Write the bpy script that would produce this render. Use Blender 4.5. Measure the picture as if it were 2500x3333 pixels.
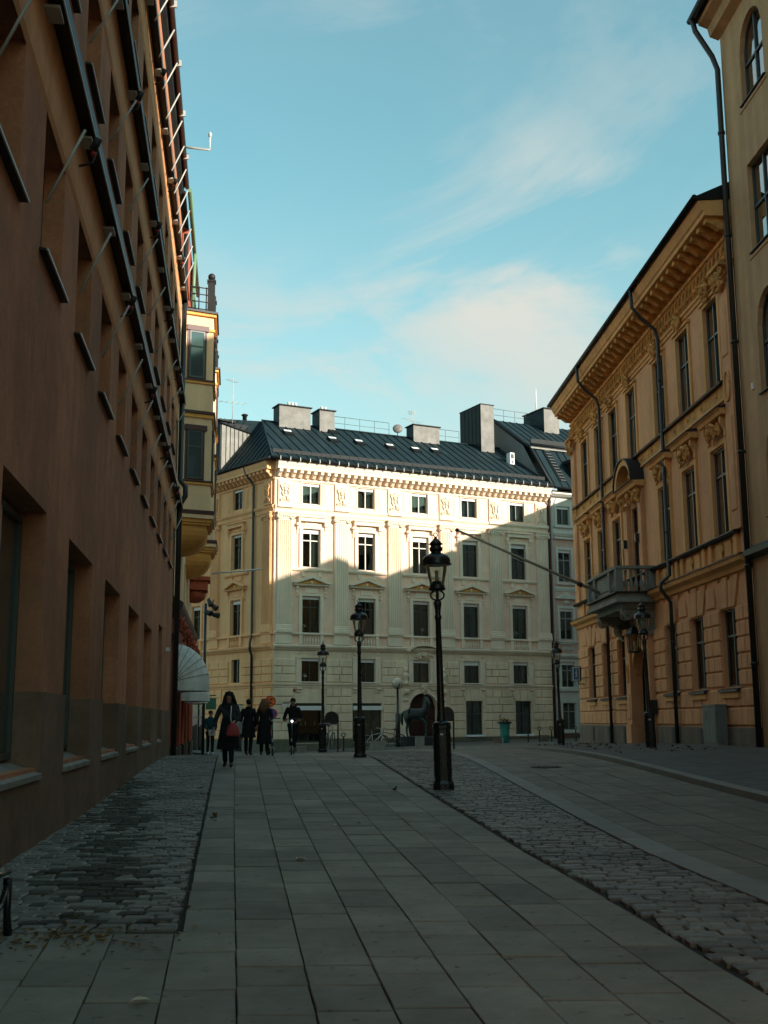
import bpy, bmesh, math, random
from mathutils import Vector, Matrix, Euler
random.seed(7)
R = math.radians
SC = bpy.context.scene
for o in list(bpy.data.objects): bpy.data.objects.remove(o)
COL = SC.collection
PI = math.pi

# ------------------------------------------------------------------ camera, sky, sun, exposure
cam_d = bpy.data.cameras.new('camera'); cam = bpy.data.objects.new('camera', cam_d); COL.objects.link(cam)
cam_d.sensor_fit = 'VERTICAL'; cam_d.sensor_height = 36.0; cam_d.lens = 36.0 * 2500 / 2212
cam_d.clip_start = 0.05; cam_d.clip_end = 3000
PITCH = math.atan(449 / 2500); ROLL = R(0.35)
cam.matrix_world = Matrix.Translation((0, 0, 1.15)) @ Matrix.Rotation(PI/2 + PITCH, 4, 'X') @ Matrix.Rotation(-ROLL, 4, 'Z')
SC.camera = cam
SC.render.resolution_x = 768; SC.render.resolution_y = 1024

SUN_AZ, SUN_EL = 126.0, 20.0
S = Vector((math.sin(R(SUN_AZ))*math.cos(R(SUN_EL)), math.cos(R(SUN_AZ))*math.cos(R(SUN_EL)), math.sin(R(SUN_EL))))
sd = bpy.data.lights.new('sun', 'SUN'); sd.energy = 3.9; sd.angle = R(0.7); sd.color = (1.0, 0.90, 0.79)
sun = bpy.data.objects.new('sun', sd); COL.objects.link(sun)
sun.rotation_euler = S.to_track_quat('Z', 'Y').to_euler(); sun.location = (30, -20, 40)

W = bpy.data.worlds.new('World'); SC.world = W; W.use_nodes = True
nt = W.node_tree; nt.nodes.clear()
def N(t, **kw):
    n = nt.nodes.new(t)
    for k, v in kw.items(): setattr(n, k, v)
    return n
def L(a, b): nt.links.new(a, b)
wo = N('ShaderNodeOutputWorld'); bg = N('ShaderNodeBackground'); bg.inputs['Strength'].default_value = 0.128
sky = N('ShaderNodeTexSky', sky_type='NISHITA', sun_disc=False, sun_elevation=R(SUN_EL), sun_rotation=R(SUN_AZ))
sky.altitude = 0; sky.air_density = 1.0; sky.dust_density = 0.6; sky.ozone_density = 1.0
tc = N('ShaderNodeTexCoord'); sep = N('ShaderNodeSeparateXYZ'); L(tc.outputs['Generated'], sep.inputs[0])
zz = N('ShaderNodeMath', operation='MAXIMUM'); L(sep.outputs[2], zz.inputs[0]); zz.inputs[1].default_value = 0.0
za = N('ShaderNodeMath', operation='ADD'); L(zz.outputs[0], za.inputs[0]); za.inputs[1].default_value = 0.22
dx = N('ShaderNodeMath', operation='DIVIDE'); L(sep.outputs[0], dx.inputs[0]); L(za.outputs[0], dx.inputs[1])
dy = N('ShaderNodeMath', operation='DIVIDE'); L(sep.outputs[1], dy.inputs[0]); L(za.outputs[0], dy.inputs[1])
cmb = N('ShaderNodeCombineXYZ'); L(dx.outputs[0], cmb.inputs[0]); L(dy.outputs[0], cmb.inputs[1])
mp = N('ShaderNodeMapping'); L(cmb.outputs[0], mp.inputs[0]); mp.inputs['Location'].default_value = (3.1, 1.7, 0.4); mp.inputs['Scale'].default_value = (1.0, 1.0, 1)
n1 = N('ShaderNodeTexNoise'); L(mp.outputs[0], n1.inputs['Vector']); n1.inputs['Scale'].default_value = 1.7; n1.inputs['Detail'].default_value = 9; n1.inputs['Roughness'].default_value = 0.60
n1.inputs['Distortion'].default_value = 0.6
cr = N('ShaderNodeMapRange', interpolation_type='SMOOTHSTEP'); L(n1.outputs[0], cr.inputs['Value']); cr.inputs['From Min'].default_value = 0.36; cr.inputs['From Max'].default_value = 0.62
nrm = N('ShaderNodeVectorMath', operation='NORMALIZE'); L(tc.outputs['Generated'], nrm.inputs[0])
nw = N('ShaderNodeTexNoise'); L(nrm.outputs[0], nw.inputs['Vector']); nw.inputs['Scale'].default_value = 4.0; nw.inputs['Detail'].default_value = 6
nws = N('ShaderNodeVectorMath', operation='SUBTRACT'); L(nw.outputs['Color'], nws.inputs[0]); nws.inputs[1].default_value = (.5, .5, .5)
nwm = N('ShaderNodeVectorMath', operation='SCALE'); L(nws.outputs[0], nwm.inputs[0]); nwm.inputs['Scale'].default_value = 0.16
wv = N('ShaderNodeVectorMath', operation='ADD'); L(nrm.outputs[0], wv.inputs[0]); L(nwm.outputs[0], wv.inputs[1])
last = None
CLOUDS = [((0.1185,0.9289,0.3510),9.5,0.95),((0.1634,0.9118,0.3767),6.0,0.80),((0.0288,0.9416,0.3356),6.0,0.50),((0.1765,0.8887,0.4232),5.0,0.35),((0.0903,0.9021,0.4220),4.0,0.25),((-0.0825,0.9588,0.2719),8.0,0.45),((-0.0111,0.9588,0.2838),7.0,0.55),((-0.1390,0.9272,0.3479),7.0,0.25),((0.0099,0.8397,0.5429),7.0,0.30),((-0.0236,0.8486,0.5285),5.0,0.25),((-0.1292,0.8662,0.4827),9.0,0.22),((0.2130,0.8545,0.4739),9.0,0.25)]
for i in range(26):        # the rest of the sky carries the same kind of thin cloud
    a_, e_ = 40+i*52.7 % 290, 8+(i*37 % 55); a_ = 40+(i*52.7) % 290
    CLOUDS.append(((math.sin(R(a_))*math.cos(R(e_)), math.cos(R(a_))*math.cos(R(e_)), math.sin(R(e_))), 7+i % 5*2, .35+.1*(i % 4)))
for d_, r_, s_ in CLOUDS:
    vd = N('ShaderNodeVectorMath', operation='DISTANCE'); L(wv.outputs[0], vd.inputs[0]); vd.inputs[1].default_value = d_
    mr = N('ShaderNodeMapRange', interpolation_type='SMOOTHSTEP'); L(vd.outputs['Value'], mr.inputs['Value']); mr.inputs['From Min'].default_value = R(r_)*1.45; mr.inputs['From Max'].default_value = 0.0; mr.inputs['To Max'].default_value = min(1, s_*1.5)
    if last is None: last = mr.outputs[0]
    else:
        q_ = N('ShaderNodeMath', operation='MAXIMUM'); L(last, q_.inputs[0]); L(mr.outputs[0], q_.inputs[1]); last = q_.outputs[0]
cl_ = N('ShaderNodeMath', operation='MULTIPLY'); L(last, cl_.inputs[0]); L(cr.outputs[0], cl_.inputs[1])
# thin veil that thickens towards the horizon
hv = N('ShaderNodeMapRange', interpolation_type='SMOOTHSTEP'); L(zz.outputs[0], hv.inputs['Value']); hv.inputs['From Min'].default_value = 0.48; hv.inputs['From Max'].default_value = 0.05
hv.inputs['To Min'].default_value = 0.14; hv.inputs['To Max'].default_value = 0.85
mx = N('ShaderNodeMath', operation='MAXIMUM'); L(cl_.outputs[0], mx.inputs[0])
hn = N('ShaderNodeMapRange'); L(n1.outputs[0], hn.inputs['Value']); hn.inputs['From Min'].default_value = .3; hn.inputs['From Max'].default_value = .7; hn.inputs['To Min'].default_value = .55; hn.inputs['To Max'].default_value = 1.25
hm = N('ShaderNodeMath', operation='MULTIPLY', use_clamp=True); L(hv.outputs[0], hm.inputs[0]); L(hn.outputs[0], hm.inputs[1]); L(hm.outputs[0], mx.inputs[1])
tint = N('ShaderNodeMix', data_type='RGBA', blend_type='MULTIPLY'); tint.inputs[0].default_value = 1.0
L(sky.outputs[0], tint.inputs[6]); tint.inputs[7].default_value = (0.56, 1.00, 0.78, 1)
cm = N('ShaderNodeMix', data_type='RGBA'); L(mx.outputs[0], cm.inputs[0]); L(tint.outputs[2], cm.inputs[6]); cm.inputs[7].default_value = (2.75, 2.75, 2.5, 1)
L(cm.outputs[2], bg.inputs['Color']); L(bg.outputs[0], wo.inputs['Surface'])
SC.view_settings.view_transform = 'Standard'; SC.view_settings.look = 'None'
SC.view_settings.gamma = 1.0; SC.view_settings.exposure = 1.1; SC.view_settings.use_curve_mapping = False

# ------------------------------------------------------------------ helpers
def ss(a, b, x):
    t = min(1, max(0, (x-a)/(b-a))); return t*t*(3-2*t)
def gz(x, y):
    return .2*ss(12, 30, y) - (.9-.4*ss(-7, 3, x))*ss(30, 66, y) + .15*ss(3, 10, x)
class MB:
    def __init__(s): s.v = []; s.f = []; s.sm = set()
    def add(s, vs, fs, smooth=False):
        n = len(s.v); s.v += [tuple(v) for v in vs]
        for f in fs:
            if smooth: s.sm.add(len(s.f))
            s.f.append(tuple(n+i for i in f))
        return s
    def box(s, x0, x1, y0, y1, z0, z1):
        return s.add([(x0,y0,z0),(x1,y0,z0),(x1,y1,z0),(x0,y1,z0),(x0,y0,z1),(x1,y0,z1),(x1,y1,z1),(x0,y1,z1)],
              [(0,3,2,1),(4,5,6,7),(0,1,5,4),(1,2,6,5),(2,3,7,6),(3,0,4,7)])
    def cbox(s, x0, x1, y0, y1, z0, z1, c=.03):      # chamfer towards -y
        return s.add([(x0,y1,z0),(x1,y1,z0),(x1,y1,z1),(x0,y1,z1),(x0,y0+c,z0),(x1,y0+c,z0),(x1,y0+c,z1),(x0,y0+c,z1),
               (x0+c,y0,z0+c),(x1-c,y0,z0+c),(x1-c,y0,z1-c),(x0+c,y0,z1-c)],
              [(0,1,5,4),(1,2,6,5),(2,3,7,6),(3,0,4,7),(4,5,9,8),(5,6,10,9),(6,7,11,10),(7,4,8,11),(8,9,10,11)])
    def prof(s, pr, x0, x1):                        # closed (y,z) profile extruded along x
        n = len(pr); vs = [(x0,y,z) for y,z in pr]+[(x1,y,z) for y,z in pr]
        return s.add(vs, [tuple(range(n)), tuple(range(2*n-1,n-1,-1))]+[(i,(i+1)%n,n+(i+1)%n,n+i) for i in range(n)])
    def prism(s, pl, y0, y1):                       # closed (x,z) polygon, thickness in y
        n = len(pl); vs = [(x,y0,z) for x,z in pl]+[(x,y1,z) for x,z in pl]
        return s.add(vs, [tuple(range(n)), tuple(range(2*n-1,n-1,-1))]+[(i,n+i,n+(i+1)%n,(i+1)%n) for i in range(n)])
    def slab(s, pl, z0, z1):                        # closed (x,y) polygon
        n = len(pl); vs = [(x,y,z0) for x,y in pl]+[(x,y,z1) for x,y in pl]
        return s.add(vs, [tuple(range(n-1,-1,-1)), tuple(range(n,2*n))]+[(i,(i+1)%n,n+(i+1)%n,n+i) for i in range(n)])
    def path(s, pts, r, n=8, r1=None, cap=True):
        pts = [Vector(p) for p in pts]; m = len(pts); base = len(s.v); up = None
        for i, p in enumerate(pts):
            t = (pts[min(i+1,m-1)]-pts[max(i-1,0)]).normalized()
            if up is None: up = t.orthogonal().normalized()
            else:
                up = (up - t*up.dot(t))
                up = up.normalized() if up.length > 1e-5 else t.orthogonal().normalized()
            b = t.cross(up); rr = r if r1 is None else r+(r1-r)*i/(m-1)
            if isinstance(r, (list, tuple)): rr = r[i]
            for k in range(n):
                a = 2*PI*k/n; s.v.append(tuple(p+(up*math.cos(a)+b*math.sin(a))*rr))
        for i in range(m-1):
            for k in range(n):
                s.sm.add(len(s.f)); s.f.append((base+i*n+k, base+i*n+(k+1)%n, base+(i+1)*n+(k+1)%n, base+(i+1)*n+k))
        if cap:
            s.f.append(tuple(base+k for k in range(n-1,-1,-1))); s.f.append(tuple(base+(m-1)*n+k for k in range(n)))
        return s
    def lathe(s, pr, n=16, c=(0,0,0), smooth=True, rot=0.0):
        base = len(s.v); m = len(pr)
        for r, z in pr:
            for k in range(n):
                a = 2*PI*k/n+rot; s.v.append((c[0]+r*math.cos(a), c[1]+r*math.sin(a), c[2]+z))
        for i in range(m-1):
            for k in range(n):
                if smooth: s.sm.add(len(s.f))
                s.f.append((base+i*n+k, base+i*n+(k+1)%n, base+(i+1)*n+(k+1)%n, base+(i+1)*n+k))
        s.f.append(tuple(base+k for k in range(n-1,-1,-1))); s.f.append(tuple(base+(m-1)*n+k for k in range(n)))
        return s
    def ball(s, c, r, n=8, m=6):
        rx, ry, rz = (r,r,r) if not isinstance(r, (tuple,list)) else r
        vs = [(c[0], c[1], c[2]-rz)]
        for j in range(1, m):
            t = -PI/2+PI*j/m
            for k in range(n): vs.append((c[0]+rx*math.cos(t)*math.cos(2*PI*k/n), c[1]+ry*math.cos(t)*math.sin(2*PI*k/n), c[2]+rz*math.sin(t)))
        vs.append((c[0], c[1], c[2]+rz)); fs = []
        for k in range(n): fs.append((0, 1+(k+1)%n, 1+k)); fs.append((len(vs)-1, 1+(m-2)*n+k, 1+(m-2)*n+(k+1)%n))
        for j in range(m-2):
            for k in range(n): fs.append((1+j*n+k, 1+j*n+(k+1)%n, 1+(j+1)*n+(k+1)%n, 1+(j+1)*n+k))
        return s.add(vs, fs, True)
    def spiral(s, cx, y, cz, r0, turns, w, flip=1, start=0.0, n=6):
        pts = []; rs = []; K = int(18*turns)
        for i in range(K+1):
            t = i/K; a = start+2*PI*turns*t; rr = r0*(1-0.82*t)
            pts.append((cx+flip*rr*math.cos(a), y-.02*t, cz+rr*math.sin(a))); rs.append(w*(1-.45*t))
        return s.path(pts, rs, n)
    def wall(s, x0, x1, z0, z1, holes, y=0.0, D=.25):
        xs = sorted({x0, x1}|{h[0] for h in holes}|{h[1] for h in holes}); xs = [x for x in xs if x0 <= x <= x1]
        zs = sorted({z0, z1}|{h[2] for h in holes}|{h[3] for h in holes}); zs = [z for z in zs if z0 <= z <= z1]
        for a, b in zip(xs, xs[1:]):
            col = []
            for c, d in zip(zs, zs[1:]):
                mxx, mz = (a+b)/2, (c+d)/2
                if not any(h[0] < mxx < h[1] and h[2] < mz < h[3] for h in holes): s.add([(a,y,c),(b,y,c),(b,y,d),(a,y,d)], [(0,1,2,3)])
        for h in holes:
            a, b, c, d = h[:4]; rise = h[4] if len(h) > 4 else 0; t = d-rise
            if c > z0: s.add([(a,y,c),(b,y,c),(b,y+D,c),(a,y+D,c)], [(0,1,2,3)])
            s.add([(a,y,max(c,z0)),(a,y,t),(a,y+D,t),(a,y+D,max(c,z0))], [(0,1,2,3)]); s.add([(b,y,max(c,z0)),(b,y,t),(b,y+D,t),(b,y+D,max(c,z0))], [(0,1,2,3)])
            if not rise: s.add([(a,y,d),(b,y,d),(b,y+D,d),(a,y+D,d)], [(0,1,2,3)])
            else:
                w = (b-a)/2; K = 12; P = []
                for i in range(K+1):
                    u = -1+2*i/K; ang = math.acos(-u)
                    P.append(((a+b)/2-w*math.cos(ang), t+rise*math.sin(ang)))
                for p, q in zip(P, P[1:]):
                    s.add([(p[0],y,p[1]),(q[0],y,q[1]),(q[0],y,d),(p[0],y,d)], [(0,1,2,3)])
                    s.add([(p[0],y,p[1]),(q[0],y,q[1]),(q[0],y+D,q[1]),(p[0],y+D,p[1])], [(0,1,2,3)])
        return s
    def mesh(s, name, mat=None):
        me = bpy.data.meshes.new(name); me.from_pydata(s.v, [], s.f)
        if s.sm:
            fl = [False]*len(me.polygons)
            for i in s.sm: fl[i] = True
            me.polygons.foreach_set('use_smooth', fl)
        bm = bmesh.new(); bm.from_mesh(me); bmesh.ops.recalc_face_normals(bm, faces=bm.faces); bm.to_mesh(me); bm.free()
        if mat: me.materials.append(mat)
        return me
    def build(s, name, mat, parent=None, loc=(0,0,0), rot=(0,0,0), **kw):
        return inst(s.mesh(name, mat), name, parent, loc, rot, **kw)
def inst(me, name, parent=None, loc=(0,0,0), rot=(0,0,0), scale=(1,1,1), kind=None, label=None):
    o = bpy.data.objects.new(name, me); COL.objects.link(o); o.parent = parent
    o.location = loc; o.rotation_euler = rot; o.scale = scale
    if kind: o['kind'] = kind
    if label: o['label'] = label
    return o
def tag(o, label, cat, group=None):
    o['label'] = label; o['category'] = cat
    if group: o['group'] = group
    return o
def thing(name, label, cat, loc=(0,0,0), rz=0.0, group=None):
    o = bpy.data.objects.new(name, None); COL.objects.link(o); o.location = loc; o.rotation_euler = (0,0,rz); o.empty_display_size = .2
    return tag(o, label, cat, group)
def facade(name, label, cat, x, y, az):             # local X runs along the wall, -Y points out of it
    return thing(name, label, cat, (x, y, 0), math.atan2(math.cos(R(az)), math.sin(R(az))))
def copy_tree(o, parent=None):
    c = o.copy(); COL.objects.link(c); c.parent = parent
    for ch in KIDS.get(o.name, []): copy_tree(ch, c)
    return c
KIDS = {}
def index_kids(root):
    for ch in root.children: KIDS.setdefault(root.name, []).append(ch); index_kids(ch)
CACHE = {}
def cached(key, fn):
    if key not in CACHE: CACHE[key] = fn()
    return CACHE[key]

# ------------------------------------------------------------------ materials
def mat_new(name):
    m = bpy.data.materials.new(name); m.use_nodes = True; n = m.node_tree; n.nodes.clear()
    out = n.nodes.new('ShaderNodeOutputMaterial'); b = n.nodes.new('ShaderNodeBsdfPrincipled'); n.links.new(b.outputs[0], out.inputs[0])
    return m, n, b, out
def simple(name, col, rough=.6, metal=0.0, spec=.5, emit=None, es=0):
    m, n, b, o = mat_new(name); b.inputs['Base Color'].default_value = (*col, 1); b.inputs['Roughness'].default_value = rough
    b.inputs['Metallic'].default_value = metal; b.inputs['Specular IOR Level'].default_value = spec
    if emit: b.inputs['Emission Color'].default_value = (*emit, 1); b.inputs['Emission Strength'].default_value = es
    return m
def rough_mat(name, col, var=.25, scale=1.5, bump=.3, bscale=40, rough=.85, streak=.0, spec=.3, island=0.0, objr=0.0, dirt=None, bdist=.01, metal=0.0, rvar=0.0, dirt_scale=.35, dirt_amt=.6, spots=False):
    m, n, b, o = mat_new(name); nn = n.nodes; lk = n.links
    geo = nn.new('ShaderNodeNewGeometry'); pos = geo.outputs['Position']
    def noise(sc, det=5, vec=None, ro=.6):
        t = nn.new('ShaderNodeTexNoise'); t.inputs['Scale'].default_value = sc; t.inputs['Detail'].default_value = det; t.inputs['Roughness'].default_value = ro
        lk.new(vec or pos, t.inputs['Vector']); return t.outputs[0]
    def mrange(v, a, c, d, e):
        r = nn.new('ShaderNodeMapRange'); lk.new(v, r.inputs[0])
        for i, q in enumerate((a, c, d, e)): r.inputs[i+1].default_value = q
        return r.outputs[0]
    def mul(a, c):
        q = nn.new('ShaderNodeMath'); q.operation = 'MULTIPLY'; lk.new(a, q.inputs[0])
        if isinstance(c, float): q.inputs[1].default_value = c
        else: lk.new(c, q.inputs[1])
        return q.outputs[0]
    f = mrange(noise(scale, 7), .3, .7, 1-var, 1+var)
    f = mul(f, mrange(noise(scale*9, 4), .3, .7, 1-var*.4, 1+var*.4))
    f = mul(f, mrange(noise(scale*70, 2), .3, .7, 1-var*.35, 1+var*.35))
    if streak:
        mpn = nn.new('ShaderNodeMapping'); lk.new(pos, mpn.inputs[0]); mpn.inputs['Scale'].default_value = (2.2, 2.2, .12)
        f = mul(f, mrange(noise(1.3, 6, mpn.outputs[0]), .35, .7, 1.0+streak*.5, 1-streak))
    if island: f = mul(f, mrange(geo.outputs['Random Per Island'], 0, 1, 1-island, 1+island))
    if objr:
        oi = nn.new('ShaderNodeObjectInfo'); f = mul(f, mrange(oi.outputs['Random'], 0, 1, 1-objr, 1+objr))
    mixn = nn.new('ShaderNodeVectorMath'); mixn.operation = 'SCALE'; mixn.inputs[0].default_value = col; lk.new(f, mixn.inputs['Scale'])
    colo = mixn.outputs[0]
    if spots:
        sn = mrange(noise(11, 3), .64, .70, 1.0, .45); sn2 = mrange(noise(2.3, 9, None, .75), .60, .72, 1.0, .70); mx2 = nn.new('ShaderNodeVectorMath'); mx2.operation = 'SCALE'; lk.new(colo, mx2.inputs[0]); lk.new(mul(sn, sn2), mx2.inputs['Scale']); colo = mx2.outputs[0]
    if dirt:
        dm = nn.new('ShaderNodeMix'); dm.data_type = 'RGBA'; lk.new(mrange(noise(dirt_scale, 8, None, .65), .48, .68, 0, dirt_amt), dm.inputs[0]); lk.new(colo, dm.inputs[6]); dm.inputs[7].default_value = (*dirt, 1)
        colo = dm.outputs[2]
    lk.new(colo, b.inputs['Base Color'])
    b.inputs['Roughness'].default_value = rough; b.inputs['Specular IOR Level'].default_value = spec; b.inputs['Metallic'].default_value = metal
    if rvar: lk.new(mrange(noise(scale*3, 4), .3, .7, rough-rvar, min(1, rough+rvar)), b.inputs['Roughness'])
    if bump:
        bp = nn.new('ShaderNodeBump'); bp.inputs['Strength'].default_value = bump; bp.inputs['Distance'].default_value = bdist
        lk.new(noise(bscale, 5), bp.inputs['Height']); lk.new(bp.outputs[0], b.inputs['Normal'])
    return m
def glass_mat(name, tintc=(.62,.70,.68), base=.05, rough=.0, bump=.25):
    m, n, b, o = mat_new(name); nn = n.nodes; lk = n.links; nn.remove(b)
    tr = nn.new('ShaderNodeBsdfTransparent'); tr.inputs[0].default_value = (*tintc, 1)
    gl = nn.new('ShaderNodeBsdfGlossy'); gl.inputs['Roughness'].default_value = rough
    fr = nn.new('ShaderNodeFresnel'); fr.inputs[0].default_value = 1.5
    ad = nn.new('ShaderNodeMath'); ad.operation = 'ADD'; ad.use_clamp = True; lk.new(fr.outputs[0], ad.inputs[0]); ad.inputs[1].default_value = base
    mx_ = nn.new('ShaderNodeMixShader'); lk.new(ad.outputs[0], mx_.inputs[0]); lk.new(tr.outputs[0], mx_.inputs[1]); lk.new(gl.outputs[0], mx_.inputs[2]); lk.new(mx_.outputs[0], o.inputs[0])
    tc_ = nn.new('ShaderNodeNewGeometry'); nz = nn.new('ShaderNodeTexNoise'); nz.inputs['Scale'].default_value = 1.2; nz.inputs['Detail'].default_value = 1; lk.new(tc_.outputs['Position'], nz.inputs['Vector'])
    bp = nn.new('ShaderNodeBump'); bp.inputs['Strength'].default_value = bump; bp.inputs['Distance'].default_value = .02; lk.new(nz.outputs[0], bp.inputs['Height'])
    if bump: lk.new(bp.outputs[0], gl.inputs['Normal'])
    return m
M = {}
M['terracotta'] = rough_mat('terracotta_plaster', (.49,.205,.105), .32, .30, .6, 50, .9, .12, dirt=(.20,.125,.075), dirt_scale=.5, dirt_amt=.5)
M['terra_smooth'] = rough_mat('terracotta_moulding', (.72,.34,.15), .15, .8, .3, 60, .85, .08)
M['plinth'] = rough_mat('grey_plinth', (.20,.13,.085), .3, .8, .5, 80, .85, .08)
M['sillstone'] = rough_mat('pale_sill_stone', (.25,.24,.21), .2, 2, .4, 80, .7)
M['ledge'] = rough_mat('dark_metal_ledge', (.022,.022,.022), .3, 2, .1, 30, .5)
M['steel'] = rough_mat('galvanised_steel', (.42,.42,.38), .15, 4, .1, 60, .45)
M['cream'] = rough_mat('cream_plaster', (.74,.595,.425), .14, .45, .3, 60, .88, .10)
M['cream_trim'] = rough_mat('cream_trim', (.78,.65,.50), .08, .8, .25, 60, .85, .08)
M['peach'] = rough_mat('peach_plaster', (.80,.56,.42), .13, .45, .3, 60, .88, .10)
M['ochreside'] = rough_mat('ochre_plaster', (.80,.43,.205), .10, .45, .3, 60, .88, .12)
M['greenplinth'] = rough_mat('grey_green_plinth', (.13,.125,.09), .2, .8, .5, 60, .85, .2)
M['orange'] = rough_mat('orange_plaster', (.70,.375,.185), .17, .4, .3, 60, .88, .16)
M['orange_trim'] = rough_mat('orange_trim', (.72,.40,.15), .12, .8, .3, 60, .85, .12)
M['orange_orn'] = rough_mat('dusty_ornament', (.60,.32,.10), .35, 3, .5, 50, .9, .2)
M['rplinth'] = rough_mat('stone_plinth', (.17,.145,.115), .25, .9, .5, 60, .85, .25)
M['tan'] = rough_mat('tan_plaster', (.48,.305,.155), .14, .4, .35, 70, .9, .2)
M['greywhite'] = rough_mat('greywhite_plaster', (.62,.60,.53), .1, .6, .3, 60, .88, .1)
M['pink'] = rough_mat('pink_plaster', (.66,.44,.34), .1, .6, .3, 60, .88, .1)
M['baycream'] = rough_mat('bay_cream_plaster', (.88,.60,.36), .08, .6, .25, 60, .88, .1)
M['bayyellow'] = rough_mat('bay_yellow_moulding', (.84,.40,.11), .1, .8, .2, 60, .85, .1)
M['redplaster'] = rough_mat('red_plaster', (.42,.10,.055), .2, .8, .4, 50, .88, .2)
M['redtrim'] = simple('dark_red_paint', (.07,.016,.012), .5)
M['roof'] = rough_mat('standing_seam_roof', (.010,.022,.026), .25, .7, .1, 20, .6, .0, .18, objr=.0, rvar=.1)
M['roofdark'] = rough_mat('black_roof_metal', (.010,.013,.014), .25, 1.5, .1, 20, .6, .0, .2)
M['clad'] = rough_mat('grey_metal_cladding', (.20,.19,.16), .3, 1.2, .2, 20, .55, .2)
M['chim'] = rough_mat('pale_chimney_sheet', (.17,.16,.145), .3, 1.5, .2, 20, .6, .1)
M['gable'] = rough_mat('grey_render', (.16,.18,.18), .12, .8, .3, 60, .9)
M['iron'] = rough_mat('black_cast_iron', (.010,.014,.013), .3, 5, .25, 30, .30, .0, .5, rvar=.08)
M['black'] = simple('black_paint', (.012,.014,.014), .45)
M['pipe'] = simple('black_downpipe', (.018,.020,.019), .4)
M['redpipe'] = simple('red_downpipe', (.10,.03,.02), .5)
M['greypipe'] = simple('grey_downpipe', (.40,.40,.38), .5)
M['white'] = rough_mat('white_paint', (.72,.72,.70), .06, 3, .0, 30, .5)
M['framewhite'] = simple('white_window_frame', (.55,.50,.42), .5)
M['framedark'] = simple('dark_window_frame', (.035,.045,.040), .45)
M['framegreen'] = simple('green_window_frame', (.06,.075,.065), .45)
M['framegrey'] = simple('grey_window_frame', (.26,.27,.26), .5)
M['glass'] = glass_mat('window_glass', base=.03)
M['glass_r'] = glass_mat('bright_window_glass', base=.38, bump=0)
M['glass_l'] = glass_mat('lantern_glass', (.93,.93,.88), .02)
M['glass_g'] = simple('green_shop_glass', (.035,.06,.055), .12)
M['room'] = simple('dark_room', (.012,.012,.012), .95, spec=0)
M['curtain'] = rough_mat('curtain', (.15,.155,.145), .2, 6, .0)
M['curtain_t'] = rough_mat('teal_curtain', (.10,.20,.21), .3, 6, .0)
M['granite'] = rough_mat('granite_slab', (.205,.198,.158), .2, 1.1, .35, 160, .75, .0, .35, island=.14, objr=.24, dirt=(.10,.10,.085), bdist=.004, rvar=.12, dirt_amt=.45, spots=True)
M['road'] = rough_mat('road_slab', (.155,.142,.110), .2, 1.1, .35, 160, .72, .0, .45, island=.14, objr=.16, dirt=(.06,.058,.05), bdist=.004, rvar=.12, dirt_amt=.6, spots=True)
M['cobble'] = rough_mat('cobblestone', (.150,.150,.128), .3, 4, .6, 90, .58, .0, .45, island=.30, objr=.28, dirt=(.030,.030,.026), bdist=.006, rvar=.12, dirt_scale=.55, dirt_amt=.85)
M['cobble_moss'] = rough_mat('mossy_cobblestone', (.045,.045,.034), .4, 4, .6, 90, .8, .0, .3, island=.35, objr=.3, bdist=.006)
M['kerb'] = rough_mat('kerb_granite', (.20,.20,.175), .15, 3, .35, 160, .7, .0, .45, objr=.1, bdist=.004)
M['soil'] = rough_mat('dark_joint_soil', (.035,.034,.030), .4, 6, .6, 60, .95)
M['sidewalk'] = rough_mat('far_cobbles', (.105,.105,.092), .3, 3, .8, 9, .8, .0, .4, bdist=.04, dirt=(.05,.05,.045), dirt_amt=.6)
M['bronze'] = rough_mat('green_bronze', (.020,.036,.033), .45, 5, .3, 30, .45, .3, .5, metal=.3)
M['concrete'] = rough_mat('concrete', (.26,.26,.23), .2, 5, .5, 60, .9)
M['wood'] = rough_mat('brown_bench_wood', (.09,.045,.022), .3, 8, .3, 60, .6)
M['door'] = rough_mat('dark_red_door', (.035,.012,.009), .25, 4, .2, 60, .5)
M['skin'] = simple('skin', (.42,.23,.16), .6)
M['leaf'] = rough_mat('dry_leaf', (.22,.15,.06), .3, 20, .0, objr=.5, island=.5)
M['leafpale'] = rough_mat('pale_leaf', (.50,.48,.38), .2, 20, .0)
M['awning'] = rough_mat('awning_cloth', (.74,.73,.66), .12, 3, .2, 60, .9, .15)
M['teal'] = rough_mat('teal_plastic', (.03,.22,.19), .15, 4, .1, 30, .5)
M['cabinet'] = rough_mat('grey_green_cabinet', (.16,.20,.19), .15, 3, .1, 40, .55, .2)
M['balc'] = rough_mat('grey_stone', (.25,.27,.24), .18, 2, .4, 60, .85, .2)
M['polewood'] = rough_mat('painted_pole', (.24,.22,.15), .15, 6, .1, 40, .55)

def box_obj(name, mat, parent, *a, **kw): return MB().box(*a).build(name, mat, parent, **kw)
UNIT = None
def unit_block(mat):      # unit stone with chamfered face, scaled per stone
    return cached(('ub', mat.name), lambda: MB().cbox(0,1,-1,0,0,1,.0).mesh('stone', mat))
def stone(parent, mat, x0, x1, z0, z1, d=.045, y=0.0, name='stone', g=.022, c=.026):
    w, h = round(x1-x0-2*g, 2), round(z1-z0-2*g, 2)
    if w < .05 or h < .05: return
    me = cached(('st', mat.name, w, h, d, c), lambda: MB().cbox(0,w,-d,.01,0,h,c).mesh(name, mat))
    return inst(me, name, parent, (x0+g, y, z0+g))
def moulding(parent, name, mat, x0, x1, pr, y=0.0):
    return MB().prof([(y+a, b) for a, b in pr], x0, x1).build(name, mat, parent)

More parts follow.
